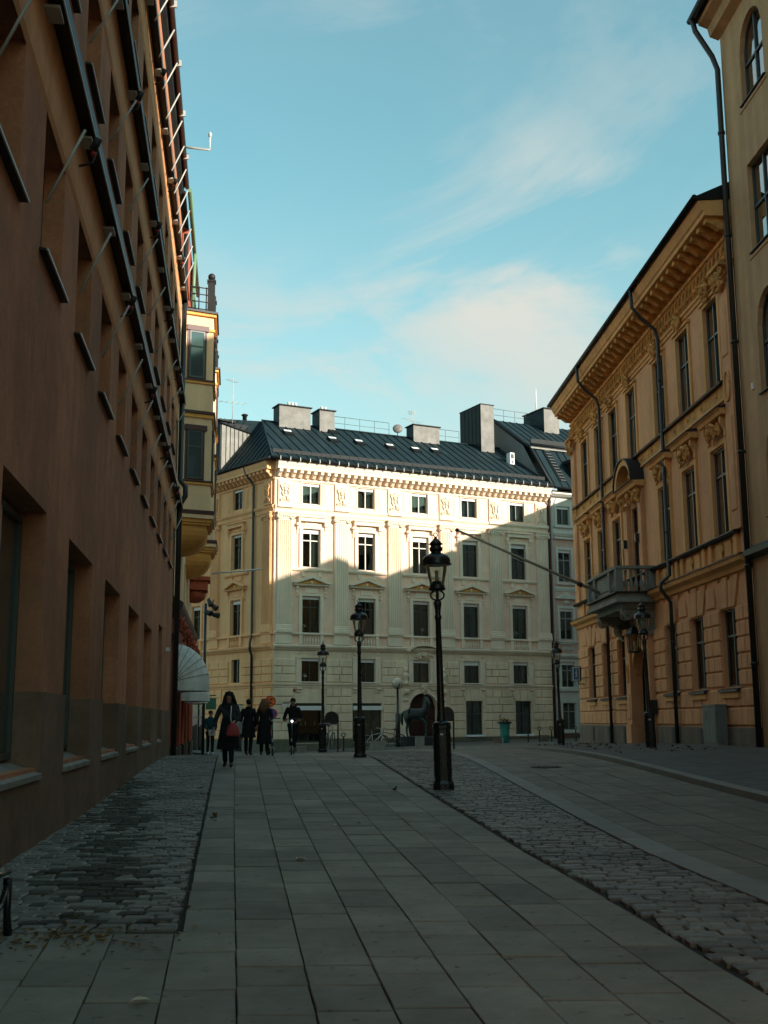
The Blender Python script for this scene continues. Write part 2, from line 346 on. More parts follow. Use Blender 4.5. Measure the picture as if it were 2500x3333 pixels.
def window(parent, xc, z, w, h, D=.2, frame=None, blind=True, curtain=None, trans=.68, mull=True, bars=.05, pane_mat=None, arch=0, blind_h=.22, cside=0, rows=None):
    frame = frame or M['framedark']; pm = pane_mat or M['glass']
    key = ('win', w, h, frame.name, trans, mull, bars, arch)
    def mk():
        b = MB(); t = bars
        if arch:
            K = 12; r = w/2
            P = [(-r*math.cos(PI*i/K), h-arch+arch*math.sin(PI*i/K)) for i in range(K+1)]; Q = [((r-t)/r*x, (h-arch)+(zq-(h-arch))*(arch-t)/arch) for x, zq in P]
            for i in range(K): b.prism([P[i], P[i+1], Q[i+1], Q[i]], -.04, .04)
            b.box(-w/2, -w/2+t, -.04, .04, 0, h-arch); b.box(w/2-t, w/2, -.04, .04, 0, h-arch); b.box(-w/2+t, w/2-t, -.04, .04, 0, t)
        else:
            b.box(-w/2, -w/2+t, -.04, .04, 0, h); b.box(w/2-t, w/2, -.04, .04, 0, h); b.box(-w/2+t, w/2-t, -.04, .04, 0, t); b.box(-w/2+t, w/2-t, -.04, .04, h-t, h)
        if mull: b.box(-t*.6, t*.6, -.052, .035, t, h-t)
        if trans: b.box(-w/2+t, w/2-t, -.046, .03, h*trans-t*.6, h*trans+t*.6)
        if rows:
            for q in rows: b.box(-w/2+t, w/2-t, -.03, .02, h*q-.012, h*q+.012)
        return b.mesh('window', frame)
    wo_ = inst(cached(key, mk), 'window', parent, (xc, D, z))
    zz_ = [(bars, h-bars)] if not trans else [(bars, h*trans-bars*.6), (h*trans+bars*.6, h-bars)]
    xx_ = [(-w/2+bars, w/2-bars)] if not mull else [(-w/2+bars, -bars*.6), (bars*.6, w/2-bars)]
    for i, (a, b_) in enumerate(xx_):
        for j, (c, d) in enumerate(zz_):
            if arch and d > h-arch-.01:
                def mkp(a=a, b_=b_, c=c):
                    K = 8; r = w/2-bars; P = [(a, c), (b_, c)]
                    for q in range(K+1):
                        x = b_+(a-b_)*q/K; P.append((x, (h-arch)+(arch-bars)*math.sqrt(max(0, 1-(x/r)**2))))
                    return MB().prism(P, -.004, .004).mesh('pane', pm)
                inst(cached(('pa', key, i, j, pm.name), mkp), 'pane', wo_)
            else:
                inst(cached(('p', round(b_-a, 3), round(d-c, 3), pm.name), lambda: MB().box(0, b_-a, -.004, .004, 0, d-c).mesh('pane', pm)), 'pane', wo_, (a, 0, c))
    if blind: inst(cached(('bl', w, blind_h), lambda: MB().box(-w/2+.03, w/2-.03, -.03, .0, -blind_h, 0).mesh('blind', M['white'])), 'blind', wo_, (0, -.06, h))
    if curtain:
        def mkc():
            b = MB(); K = 14; cw = w*.40
            for i in range(K):
                x0_, x1_ = cw*i/K, cw*(i+1)/K; y0_, y1_ = .03*math.sin(i*1.9), .03*math.sin((i+1)*1.9)
                b.add([(x0_, y0_, .05), (x1_, y1_, .05), (x1_, y1_, h-.05), (x0_, y0_, h-.05)], [(0,1,2,3)], True)
            return b.mesh('curtain', curtain)
        cme = cached(('cu', w, h, curtain.name), mkc)
        if cside != 1: inst(cme, 'curtain', wo_, (-w/2+.06, .14, 0))
        if cside != -1: inst(cme, 'curtain', wo_, (w/2-.06-w*.40, .14, 0))
    return wo_

def baluster_mesh(h, r, mat, n=10):
    return cached(('bal', h, r, mat.name), lambda: MB().lathe([(r*.75,0),(r*.75,.06*h),(r*.45,.1*h),(r*.95,.25*h),(r,.34*h),(r*.85,.45*h),(r*.4,.6*h),(r*.38,.72*h),(r*.5,.84*h),(r*.45,.88*h),(r*.75,.93*h),(r*.75,h)], n).mesh('baluster', mat))
def ionic_mesh(w, mat, d=.16):
    def mk():
        b = MB(); b.prof([(-d-.05,.34),(-d-.05,.40),(0,.40),(0,.34)], -w/2-.10, w/2+.10); b.prof([(-d,.26),(-d-.03,.34),(0,.34),(0,.26)], -w/2-.06, w/2+.06)
        b.box(-w/2, w/2, -d+.02, 0, .02, .26)
        for s in (-1, 1):
            b.spiral(s*(w/2-.02), -d-.01, .13, .15, 2.0, .034, s, PI/2); b.path([(s*(w/2-.02), -d, .13), (s*(w/2-.02), 0, .13)], .13, 12)
        for k in range(5): b.ball((-w/2+.2+k*(w-.4)/4, -d-.01, .17), (.05,.035,.07), 6, 4)
        return b.mesh('capital', mat)
    return cached(('ion', w, mat.name), mk)
def cartouche_mesh(mat, w=.62, h=1.0):
    def mk():
        b = MB()
        for s in (-1, 1):
            b.spiral(s*w*.30, -.06, h*.84, .13, 1.7, .034, s, PI*.9); b.spiral(s*w*.32, -.05, h*.10, .11, 1.4, .032, s, -PI*.3)
            b.path([(s*w*.46, -.05, h*.8), (s*w*.28, -.07, h*.6), (s*w*.34, -.06, h*.42), (s*w*.18, -.05, h*.28), (s*w*.42, -.05, h*.12)], [.04,.035,.045,.035,.03], 6)
            b.path([(s*w*.05, -.06, h*.36), (s*w*.16, -.07, h*.20), (s*w*.10, -.06, h*.04)], [.03,.035,.02], 6)
        b.ball((0, -.05, h*.66), (.11,.08,.15), 10, 7); b.ball((0, -.11, h*.64), (.03,.04,.04), 6, 4); b.ball((-.045,-.11,h*.69), (.02,.02,.015), 6, 4); b.ball((.045,-.11,h*.69), (.02,.02,.015), 6, 4)
        b.ball((0, -.05, h*.84), (.15,.06,.06), 8, 5); b.ball((0, -.05, h*.46), (.08,.05,.10), 8, 5); b.ball((0,-.05,h*.94), (.06,.05,.06), 8, 5)
        for k in range(5): b.ball((-.12+.06*k, -.07, h*.30-abs(k-2)*-.01), (.025,.03,.04), 6, 4)
        return b.mesh('cartouche', mat)
    return cached(('cart', mat.name, w, h), mk)
def console_mesh(mat, h=.4, d=.2, w=.12):
    return cached(('con', mat.name, h, d, w), lambda: MB().prof([(0,0),(-d*.25,0),(-d*.45,h*.12),(-d*.35,h*.3),(-d*.5,h*.5),(-d*.95,h*.7),(-d,h*.85),(-d*.9,h),(0,h)], -w/2, w/2).mesh('console', mat))
def foliage_mesh(mat, w, h, seed, n=26, d=.12):
    def mk():
        rnd = random.Random(seed); b = MB()
        for i in range(n):
            a = rnd.uniform(0, 2*PI); q = rnd.random()**.6; cx, cz = q*w/2*math.cos(a), h/2+q*h/2*math.sin(a)*.95
            b.ball((cx, -d*(1-q*.6), cz), (rnd.uniform(.04,.10), rnd.uniform(.03,.07), rnd.uniform(.05,.11)), 6, 4)
        for s in (-1, 1): b.spiral(s*w*.32, -d*.7, h*.35, w*.15, 1.4, .03, s, rnd.uniform(0, 2)); b.path([(s*w*.1,-d,h*.9),(s*w*.3,-d*.8,h*.75),(s*w*.48,-d*.5,h*.5)], [.05,.04,.02], 6)
        b.ball((0, -d*1.1, h*.55), (w*.13, .09, h*.2), 8, 6)
        return b.mesh('carving', mat)
    return cached(('fol', mat.name, w, h, seed), mk)
def skin_obj(name, V, E_, mat, parent, sub=1, loc=(0,0,0), rot=(0,0,0)):
    names = list(V); me = bpy.data.meshes.new(name); me.from_pydata([V[k][:3] for k in names], [(names.index(a), names.index(b)) for a, b in E_], [])
    me.materials.append(mat); o = inst(me, name, parent, loc, rot)
    md = o.modifiers.new('Skin', 'SKIN'); md.use_smooth_shade = True
    for i, k in enumerate(names):
        r = V[k][3:]; me.skin_vertices[0].data[i].radius = (r[0], r[-1])
    me.skin_vertices[0].data[0].use_root = True
    if sub:
        sm_ = o.modifiers.new('Sub', 'SUBSURF'); sm_.levels = sub; sm_.render_levels = sub
    return o

# ------------------------------------------------------------------ ground
def interp(P, y):       # P: list of (x, y) rising in y
    if y <= P[0][1]:
        (a, b), (c, d) = P[0], P[1]
    elif y >= P[-1][1]:
        (a, b), (c, d) = P[-2], P[-1]
    else:
        for (a, b), (c, d) in zip(P, P[1:]):
            if b <= y <= d: break
    return a+(c-a)*(y-b)/(d-b)
LA = [(-.46, 3.8), (-.58, 4.74), (-1.92, 15.07), (-3.37, 26.5), (-4.49, 35.3), (-6.0, 47)]     # first paving joint
LG = [(1.72, 3.8), (1.60, 5.15), (1.48, 7.16), (1.20, 10.82), (.97, 14.2), (.59, 18.6), (-.08, 26.5), (-1.1, 40.95), (-1.89, 47), (-3.2, 54)]
LC = [(-1.16, 6.78), (-1.32, 7.93), (-1.69, 10.64), (-2.29, 15.07), (-3.82, 26.5), (-6.21, 44.35)]        # edge of the left cobbles
LH = [(2.55, 3.8), (2.40, 7.59), (2.26, 10.3), (2.23, 16.67), (2.14, 21.05), (1.92, 34.35), (.91, 48.3), (-.6, 54)]
LK = [(4.98, 5), (5.0, 15.6), (5.03, 28.1), (4.92, 38.85), (4.5, 47), (3.86, 53), (2.6, 57.5), (-1, 60.2), (-5, 60.9), (-9, 61)]
def wallx(y): return -3.167-.1297*(y-9.85)
def sheet(name, fx0, fx1, y0, y1, dy, nx, dz, mat, kind='structure', label=None):
    b = MB(); ny = int((y1-y0)/dy); vs = []; fs = []
    for j in range(ny+1):
        y = y0+(y1-y0)*j/ny
        for i in range(nx+1):
            x = fx0(y)+(fx1(y)-fx0(y))*i/nx; vs.append((x, y, gz(x, y)+dz))
    for j in range(ny):
        for i in range(nx):
            a = j*(nx+1)+i; fs.append((a, a+1, a+nx+2, a+nx+1))
    b.add(vs, fs, True); return b.build(name, mat, None, kind=kind)
def ground_far():
    b = MB(); vs = []; fs = []
    ys = [-60, -40, -25, -15, -8, -3]+[i*1.0 for i in range(-1, 100)]+[105, 115, 130, 160, 220, 320, 500]
    xs = [-300, -150, -80, -50, -35]+[-26+i*1.0 for i in range(0, 53)]+[35, 50, 80, 150, 300]
    for y in ys:
        for x in xs: vs.append((x, y, gz(x, y)-.035))
    n = len(xs)
    for j in range(len(ys)-1):
        for i in range(n-1): fs.append((j*n+i, j*n+i+1, (j+1)*n+i+1, (j+1)*n+i))
    b.add(vs, fs, True); return b.build('ground', M['soil'], None, kind='structure')
ground_far()
def slab_piece(b, P, h=.0, c=.006, t=.09, jit=.0):
    # P four (x,y) corners counter-clockwise, follows the ground
    cx = sum(p[0] for p in P)/4; cy = sum(p[1] for p in P)/4; vs = []
    for k, (f, dz) in enumerate(((1, -t), (1, -c), (1-0, 0))):
        for (x, y) in P:
            if k == 2:
                lx, ly = cx-x, cy-y; l = math.hypot(lx, ly); q = c*1.4/l; x, y = x+lx*q, y+ly*q
            vs.append((x, y, gz(x, y)+h+dz))
    b.add(vs, [(8,9,10,11)]+[(i, (i+1)%4, 4+(i+1)%4, 4+i) for i in range(4)]+[(4+i, 4+(i+1)%4, 8+(i+1)%4, 8+i) for i in range(4)])
def lay(parent, mat, cells, partname, stuffname, limit=300):
    cells.sort(key=lambda q: q[0])
    rest = MB()
    for i, (key, P, h, c) in enumerate(cells):
        if i < limit:
            b = MB(); cx = sum(p[0] for p in P)/4; cy = sum(p[1] for p in P)/4; slab_piece(b, P, h, c)
            b.v = [(x-cx, y-cy, z) for x, y, z in b.v]
            b.build(partname, mat, parent, (cx, cy, 0))
        else: slab_piece(rest, P, h, c)
    if rest.v: rest.build(stuffname, mat, parent, kind='stuff')
# pavement of long granite slabs
pav = sheet('pavement', lambda y: max(interp(LC, y), wallx(y)) if y > 6.75 else -2.6, lambda y: interp(LG, y), 3.2, 58, .8, 10, -.030, M['soil'])
rnd = random.Random(3); cells = []
def line(i, y): a = interp(LA, y); g = interp(LG, y); return a+(g-a)*i/7
GAP = .014; GX = .003
for i in range(-4, 7):
    y = 3.3+rnd.uniform(0, .5); y1lim = 52 if i >= -1 else 6.7
    while y < y1lim:
        wdt = line(i+1, y)-line(i, y)
        l = wdt*rnd.choice([1.2, 1.5, 1.8, 2.2, 2.7, 3.0])*rnd.uniform(.9, 1.1)
        y2 = min(y+l, y1lim+.02)
        if i == -1 and y < 6.7 < y2 and y2 < 52: y2 = 6.72
        if i < -1 and y2 > y1lim-.25: y2 = y1lim
        xa = lambda yy: line(i, yy) if i > -1 or yy < 6.72 else max(interp(LC, yy), line(-1, yy)-.4)
        if i == -1 and y >= 6.71: P = [(interp(LC, y)+.02, y), (line(0, y), y), (line(0, y2), y2), (interp(LC, y2)+.02, y2)]
        else: P = [(line(i, y), y), (line(i+1, y), y), (line(i+1, y2), y2), (line(i, y2), y2)]
        sk = rnd.uniform(-.012, .012)
        P = [(P[0][0]+GX, P[0][1]+GAP+sk), (P[1][0]-GX, P[1][1]+GAP-sk), (P[2][0]-GX, P[2][1]-GAP), (P[3][0]+GX, P[3][1]-GAP)]
        cells.append((y+abs(P[0][0])*.2, P, rnd.uniform(-.004, .003), .005)); y = y2
lay(pav, M['granite'], cells, 'slab', 'far_slabs')
# cobbled strips
def cobbles(name, fx0, fx1, y0, y1, w, d, seed, ymax_geo, wave=.0, moss=None):
    st = sheet(name, fx0, fx1, y0, y1, .8, 8, -.030, M['soil']); rnd = random.Random(seed); cells = []; dark = []; y = y0
    while y < ymax_geo:
        x = fx0(y)+rnd.uniform(0, .06); xe = fx1(y)
        while x < xe-.03:
            ww = w*rnd.uniform(.6, 1.4); x2 = min(x+ww, xe); gx = rnd.uniform(.003, .008); gy = rnd.uniform(.009, .020)
            if x2-x > .05:
                j = lambda: rnd.uniform(-.007, .007)
                y0_ = y+wave*math.sin(x*3+y*.7); y2_ = y0_+d
                cell = (y+abs(x)*.15, [(x+gx+j(), y0_+gy+j()), (x2-gx+j(), y0_+gy+j()), (x2-gx+j(), y2_-gy*.4+j()), (x+gx+j(), y2_-gy*.4+j())], rnd.uniform(-.007, .007), .010)
                (dark if moss and abs((x+x2)/2-moss(y)) < .26+.10*math.sin(y*2.3)+rnd.gauss(0, .17) else cells).append(cell)
            x = x2
        y += d*rnd.uniform(.97, 1.03)
    lay(st, M['cobble'], cells, 'cobblestone', 'far_cobblestones', 230 if moss else 300)
    if dark: lay(st, M['cobble_moss'], dark, 'cobblestone', 'mossy_cobblestones', 70)
    if y1 > ymax_geo:
        sheet('cobbled_ground', fx0, fx1, ymax_geo, y1, .8, 8, -.006, M['sidewalk'])
cobbles('cobbled_strip', lambda y: wallx(y)-.1, lambda y: interp(LC, y)-.02, 6.75, 50, .145, .135, 11, 34, .015, moss=lambda y: -1.80-.20*(y-7.2) if 7 < y < 22 else 99)
cobbles('cobbled_strip', lambda y: interp(LG, y)+.035, lambda y: interp(LH, y), 3.6, 57, .165, .13, 12, 38, .02)
# roadway: kerb band, slabs
road = sheet('road', lambda y: interp(LH, y), lambda y: interp(LK, y), 5, 60, .8, 8, -.030, M['soil'])
cells = []; rnd = random.Random(5)
def rline(i, y):
    a = interp(LH, y)+.31; k = interp(LK, y)-.02; return a+(k-a)*i/6
y = 5.0
while y < 54:
    y2 = y+rnd.uniform(.8, 1.5); b = MB(); slab_piece(b, [(interp(LH, y)+.01, y+.004), (interp(LH, y)+.30, y+.004), (interp(LH, y2)+.30, y2-.004), (interp(LH, y2)+.01, y2-.004)], .006, .008)
    b.build('kerb_stone', M['kerb'], road); y = y2
for i in range(6):
    y = 5.0+rnd.uniform(0, .4)
    while y < 58:
        y2 = y+rnd.choice([.6, .8, 1.0, 1.2])*rnd.uniform(.9, 1.1)
        if y > 54 and rline(i+1, y)-rline(i, y) < .2: break
        cells.append((y, [(rline(i, y)+.007, y+.007), (rline(i+1, y)-.007, y+.007), (rline(i+1, y2)-.007, y2-.007), (rline(i, y2)+.007, y2-.007)], rnd.uniform(-.004, .003), .006)); y = y2
lay(road, M['road'], cells, 'slab', 'far_slabs')
# right-hand kerb and pavement
b = MB(); KP = []
for (x0, y0), (x1, y1) in zip(LK, LK[1:]):
    n = max(1, int(math.hypot(x1-x0, y1-y0)/1.0))
    for k in range(n): KP.append((x0+(x1-x0)*k/n, y0+(y1-y0)*k/n))
KP.append(LK[-1]); kerb_root = sheet('kerb', lambda y: interp(LK, y)+.0, lambda y: interp(LK, y)+.02, 5, 53, 1, 1, -.02, M['soil'])
for (x0, y0), (x1, y1) in zip(KP, KP[1:]):
    tx, ty = x1-x0, y1-y0; l = math.hypot(tx, ty); nx_, ny_ = ty/l, -tx/l; g = .006/l
    b = MB(); b.v = []
    c4 = [(x0+tx*g, y0+ty*g), (x0+tx*g+nx_*.22, y0+ty*g+ny_*.22), (x1-tx*g+nx_*.22, y1-ty*g+ny_*.22), (x1-tx*g, y1-ty*g)]
    b.add([(x, y, gz(x, y)-.1) for x, y in c4]+[(x, y, gz(x, y)+.085) for x, y in c4], [(0,1,5,4),(1,2,6,5),(2,3,7,6),(3,0,4,7),(4,5,6,7)])
    b.build('kerb_stone', M['kerb'], kerb_root)
b = MB(); vs = []; fs = []      # sheet behind the kerb, out to the house fronts
OUT = [(14, 5), (14, 15.6), (14, 28.1), (14, 38.85), (14, 50), (16, 60), (16, 82), (0, 82), (-9, 82), (-16, 78)]
K2 = [(x+.2, y) if y < 50 else ((x+.16, y+.12) if y < 56 else (x+.05, y+.2)) for x, y in LK]
N1 = 16; prev = None
for k in range(len(K2)-1):
    for s_ in range(8):
        t = s_/8
        if k == len(K2)-2 or True:
            a = (K2[k][0]*(1-t)+K2[k+1][0]*t, K2[k][1]*(1-t)+K2[k+1][1]*t); o_ = (OUT[k][0]*(1-t)+OUT[k+1][0]*t, OUT[k][1]*(1-t)+OUT[k+1][1]*t)
            for i in range(N1+1):
                q = i/N1; x, y = a[0]*(1-q)+o_[0]*q, a[1]*(1-q)+o_[1]*q; vs.append((x, y, gz(x, y)+.075))
rows = len(vs)//(N1+1)
for j in range(rows-1):
    for i in range(N1): a = j*(N1+1)+i; fs.append((a, a+1, a+N1+2, a+N1+1))
b.add(vs, fs, True); b.build('sidewalk', M['sidewalk'], None, kind='structure')
mh = MB(); mh.lathe([(.34, 0), (.34, .012), (.31, .016), (.31, .010), (.05, .010)], 28)
for k in range(8):
    for q in range(3): mh.box(-.28+q*.19+.01, -.28+q*.19+.16, -.27+k*.07, -.27+k*.07+.03, .008, .016)
o = mh.build('manhole_cover', M['iron'], None, (3.35, 24.7, gz(3.35, 24.7)+.004)); tag(o, 'round dark manhole cover set in the slabs of the roadway', 'manhole cover')

# ------------------------------------------------------------------ left terracotta building
LB = facade('terracotta_building', 'long terracotta plaster office house with deep windows and three dark metal ledges', 'building', -3.167, 9.85, -7.39)
holes = []; G = [(-8.4,-6.1),(-4.55,-2.3),(-.72,1.53),(3.14,5.41),(6.95,9.22),(10.85,13.14),(14.55,16.88),(19.3,20.85)]
for a, c in G: holes.append((a, c, .72, 3.2 if a < 15 else (3.15 if a < 18 else 3.55)))
F1 = [.44+2.43*k for k in range(-4, 11)]
LV = [(5.55, 6.98), (8.92, 10.33), (12.27, 13.68), (15.0, 16.1)]
for x in F1:
    for z0, z1 in LV:
        if x < 25: holes.append((x, x+1.3, z0, z1))
w = MB(); w.wall(-48, 25.3, -1.2, 17.0, holes, 0, .32); w.add([(25.3,0,-1.2),(25.3,6,-1.2),(25.3,6,17),(25.3,0,17)], [(0,1,2,3)]); w.build('wall', M['terracotta'], LB)
box_obj('rear_volume', M['room'], LB, -48, 25.2, .9, 8, -1.2, 17.0)
# end quoin strip + downpipe
box_obj('end_strip', M['baycream'], LB, 25.31, 25.75, .02, .5, -1.2, 14.6)
p = MB(); p.path([(25.55,-.13,-.6),(25.5,-.13,7.7),(25.5,-.30,8.0),(25.5,-.30,8.3),(25.5,-.13,8.5),(25.5,-.13,16.6)], .085, 10); p.build('downpipe', M['pipe'], LB)
# plinth with slabs of stone between the openings
px = -48.0
for a, c in G+[(25.3, 25.3)]:
    if a-px > .1: MB().box(px, a, -.035, .05, -1.2, 1.44).build('plinth', M['plinth'], LB)
    if c > a: MB().box(a, c, -.035, .02, -1.2, .60).build('plinth', M['plinth'], LB)
    px = c
for a, c in G:
    for xx in (a, c-.012): MB().box(xx, xx+.012, 0, .27, .66, 1.44).build('plinth', M['plinth'], LB)
    sl = MB(); sl.prof([(-.06,.61),(-.06,.66),(.32,.80),(.32,.61)], a-.04, c+.04); sl.build('sill', M['sillstone'], LB)
    ht = 3.15-.80 if a < 18 else 2.7
    wo_ = window(LB, (a+c)/2, .80, c-a, ht, D=.27, frame=M['framegreen'], blind=False, trans=0, mull=True, pane_mat=M['glass_g'], bars=.07)
for k, x in enumerate(F1):
    if x > 24.5: continue
    for li, (z0, z1) in enumerate(LV):
        window(LB, x+.65, z0, 1.3, z1-z0, D=.26, frame=M['framedark'], blind=False, trans=0)
        if li < 3: MB().prof([(-.07,z0-.045),(-.07,z0-.03),(.22,z0+.03),(.22,z0-.05)], x-.06, x+1.36).build('sill_flashing', M['ledge'], LB); MB().box(x-.06, x+1.36, -.085, -.071, z0-.05, z0-.022).build('sill_trim', M['steel'], LB)  # dark body colour stands in for the shadow under the pale trim
for zt in (7.72, 11.08, 14.38):
    # cove moulding swelling out under each ledge
    pr = [(0,zt-.78),(-.025,zt-.72),(-.035,zt-.6),(-.035,zt-.4),(-.045,zt-.22),(-.065,zt-.08),(-.07,zt),(0,zt)]
    MB().prof(pr, -48, 25.3).build('cove_moulding', M['terra_smooth'], LB)
    led = MB(); led.prof([(0,zt),(-.20,zt-.05),(-.22,zt-.07),(-.22,zt+.16),(-.20,zt+.19),(0,zt+.26)], -48, 25.9); led.build('ledge', M['ledge'], LB)
    MB().box(-48, 25.9, -.236, -.222, zt-.085, zt-.06).build('ledge_trim', M['steel'], LB)
    for k, x in enumerate(F1):
        if x > 25: continue
        xb = x-.60
        MB().box(xb-.13, xb+.13, -.20, -.03, zt-.15, zt-.12).build('bracket', M['steel'], LB)
        if k % 2 == 1:
            sp = MB(); sp.path([(xb-.25,-.09,zt-.55),(xb-.25,-.24,zt-.50),(xb-.25,-.27,zt-.36)], .014, 6); sp.path([(xb-.27,-.24,zt-.36),(xb-.31,-.30,zt-.24)], .045, 8); so_ = sp.build('spotlight', M['ledge'], LB)
            MB().ball((xb-.262,-.245,zt-.40), .032, 8, 5).build('red_lens', simple('red_lens', (.35,.02,.015), .4) if 'red_lens' not in bpy.data.materials else bpy.data.materials['red_lens'], so_)
for x in F1:
    for li, z in enumerate((6.05, 9.25)):
        if x < 24.6:
            r_ = MB(); r_.path([(x+.10,-.02,z),(x+.06,-.36,z+.75 if li == 0 else z+.62)], .014, 6); r_.build('awning_arm', M['steel'], LB)
k = 0; x = 7.6
while x < 23.5:
    r_ = MB(); r_.path([(x,-.20,14.15),(x+.35,-.46,14.98)], .017, 6); r_.build('awning_arm', M['steel'], LB)
    x += 1.22; k += 1
# eaves, gutter, roof
MB().prof([(0,16.75),(-.12,16.85),(-.16,17.0),(0,17.1)], -22, 23).build('eaves_board', M['ledge'], LB)
g = MB(); g.path([(-22,-.24,17.02),(23.0,-.24,17.02)], .065, 10); g.build('gutter', M['redpipe'], LB)
MB().prof([(-.26,17.08),(8,21.0),(8,20.9),(-.2,17.0)], -22, 23).build('roof', M['roofdark'], LB)
for x in (9, 11.4, 13.8, 16.2, 18.6, 21.0):
    MB().box(x, x+.05, -.36, -.2, 16.94, 17.10).build('gutter_bracket', M['steel'], LB)
rc = MB(); rc.path([(20.8,-.2,17.2),(20.9,-.95,17.2),(20.9,-.95,17.62)], .035, 8); rc.ball((20.9,-.95,17.66), (.055,.055,.1), 8, 6); rc.build('roof_camera', M['steel'], LB)
box_obj('white_sensor', M['white'], LB, 22.4, 22.5, -.12, -.005, 3.05, 3.15)

# ------------------------------------------------------------------ bay-window building further up the left side
BB = facade('bay_window_building', 'cream house with stacked bay windows, red plaster ground floor and wooden balcony', 'building', -6.50, 35.45, -7.39)
holes = [(1.6,2.5,5.0,6.6),(4.2,5.0,5.0,6.9),(7.2,8.0,5.0,6.9),(1.2,2.8,.4,3.0),(4.0,5.6,-.4,2.6),(6.8,8.4,-.4,2.6),(10,11.4,-.4,2.6),(10.3,11.1,5.0,6.9)]
MB().wall(0, 15.2, -1.6, 4.45, [h for h in holes if h[3] < 4.4], 0, .3).build('ground_wall', M['redplaster'], BB)
MB().wall(0, 15.2, 4.45, 15.2, [h for h in holes if h[3] > 4.4], -.02, .3).build('wall', M['baycream'], BB)
MB().box(0, 15.2, .9, 7, -1.6, 15.5).build('rear_volume', M['room'], BB)
MB().add([(15.2,0,-1.6),(15.2,7,-1.6),(15.2,7,16),(15.2,0,16)], [(0,1,2,3)]).build('end_wall', M['baycream'], BB)
for a, c, z0, z1 in holes: window(BB, (a+c)/2, z0, c-a, z1-z0, D=.2, frame=M['framedark'], blind=False)
MB().prof([(0,4.25),(-.22,4.45),(-.30,4.6),(-.32,4.75),(0,4.95)], 0, 15.3).build('string_course', M['redtrim'], BB)
MB().prof([(0,3.55),(-.12,3.6),(-.14,3.72),(0,3.8)], 0, 15.3).build('string_course', M['redtrim'], BB)
for k, x in enumerate((.4, 3.2, 6.1, 9.0, 12.0, 14.6)):
    MB().cbox(x, x+.7, -.16, 0, .35, 3.5, .03).build('pilaster', M['redplaster'], BB); MB().cbox(x-.04, x+.74, -.2, 0, -1.5, .35, .02).build('pilaster_base', M['rplinth'] if k % 2 else M['ledge'], BB)
    inst(foliage_mesh(M['redplaster'], .6, .7, 60+k, 16, .22), 'carving', BB, (x+.35, -.1, 3.7))
for x, h in ((.95, 0), (3.6, 0), (9.2, 0)):
    MB().box(x, x+.35, -.06, 0, 4.95, 7.6).build('pilaster_strip', M['baycream'], BB)
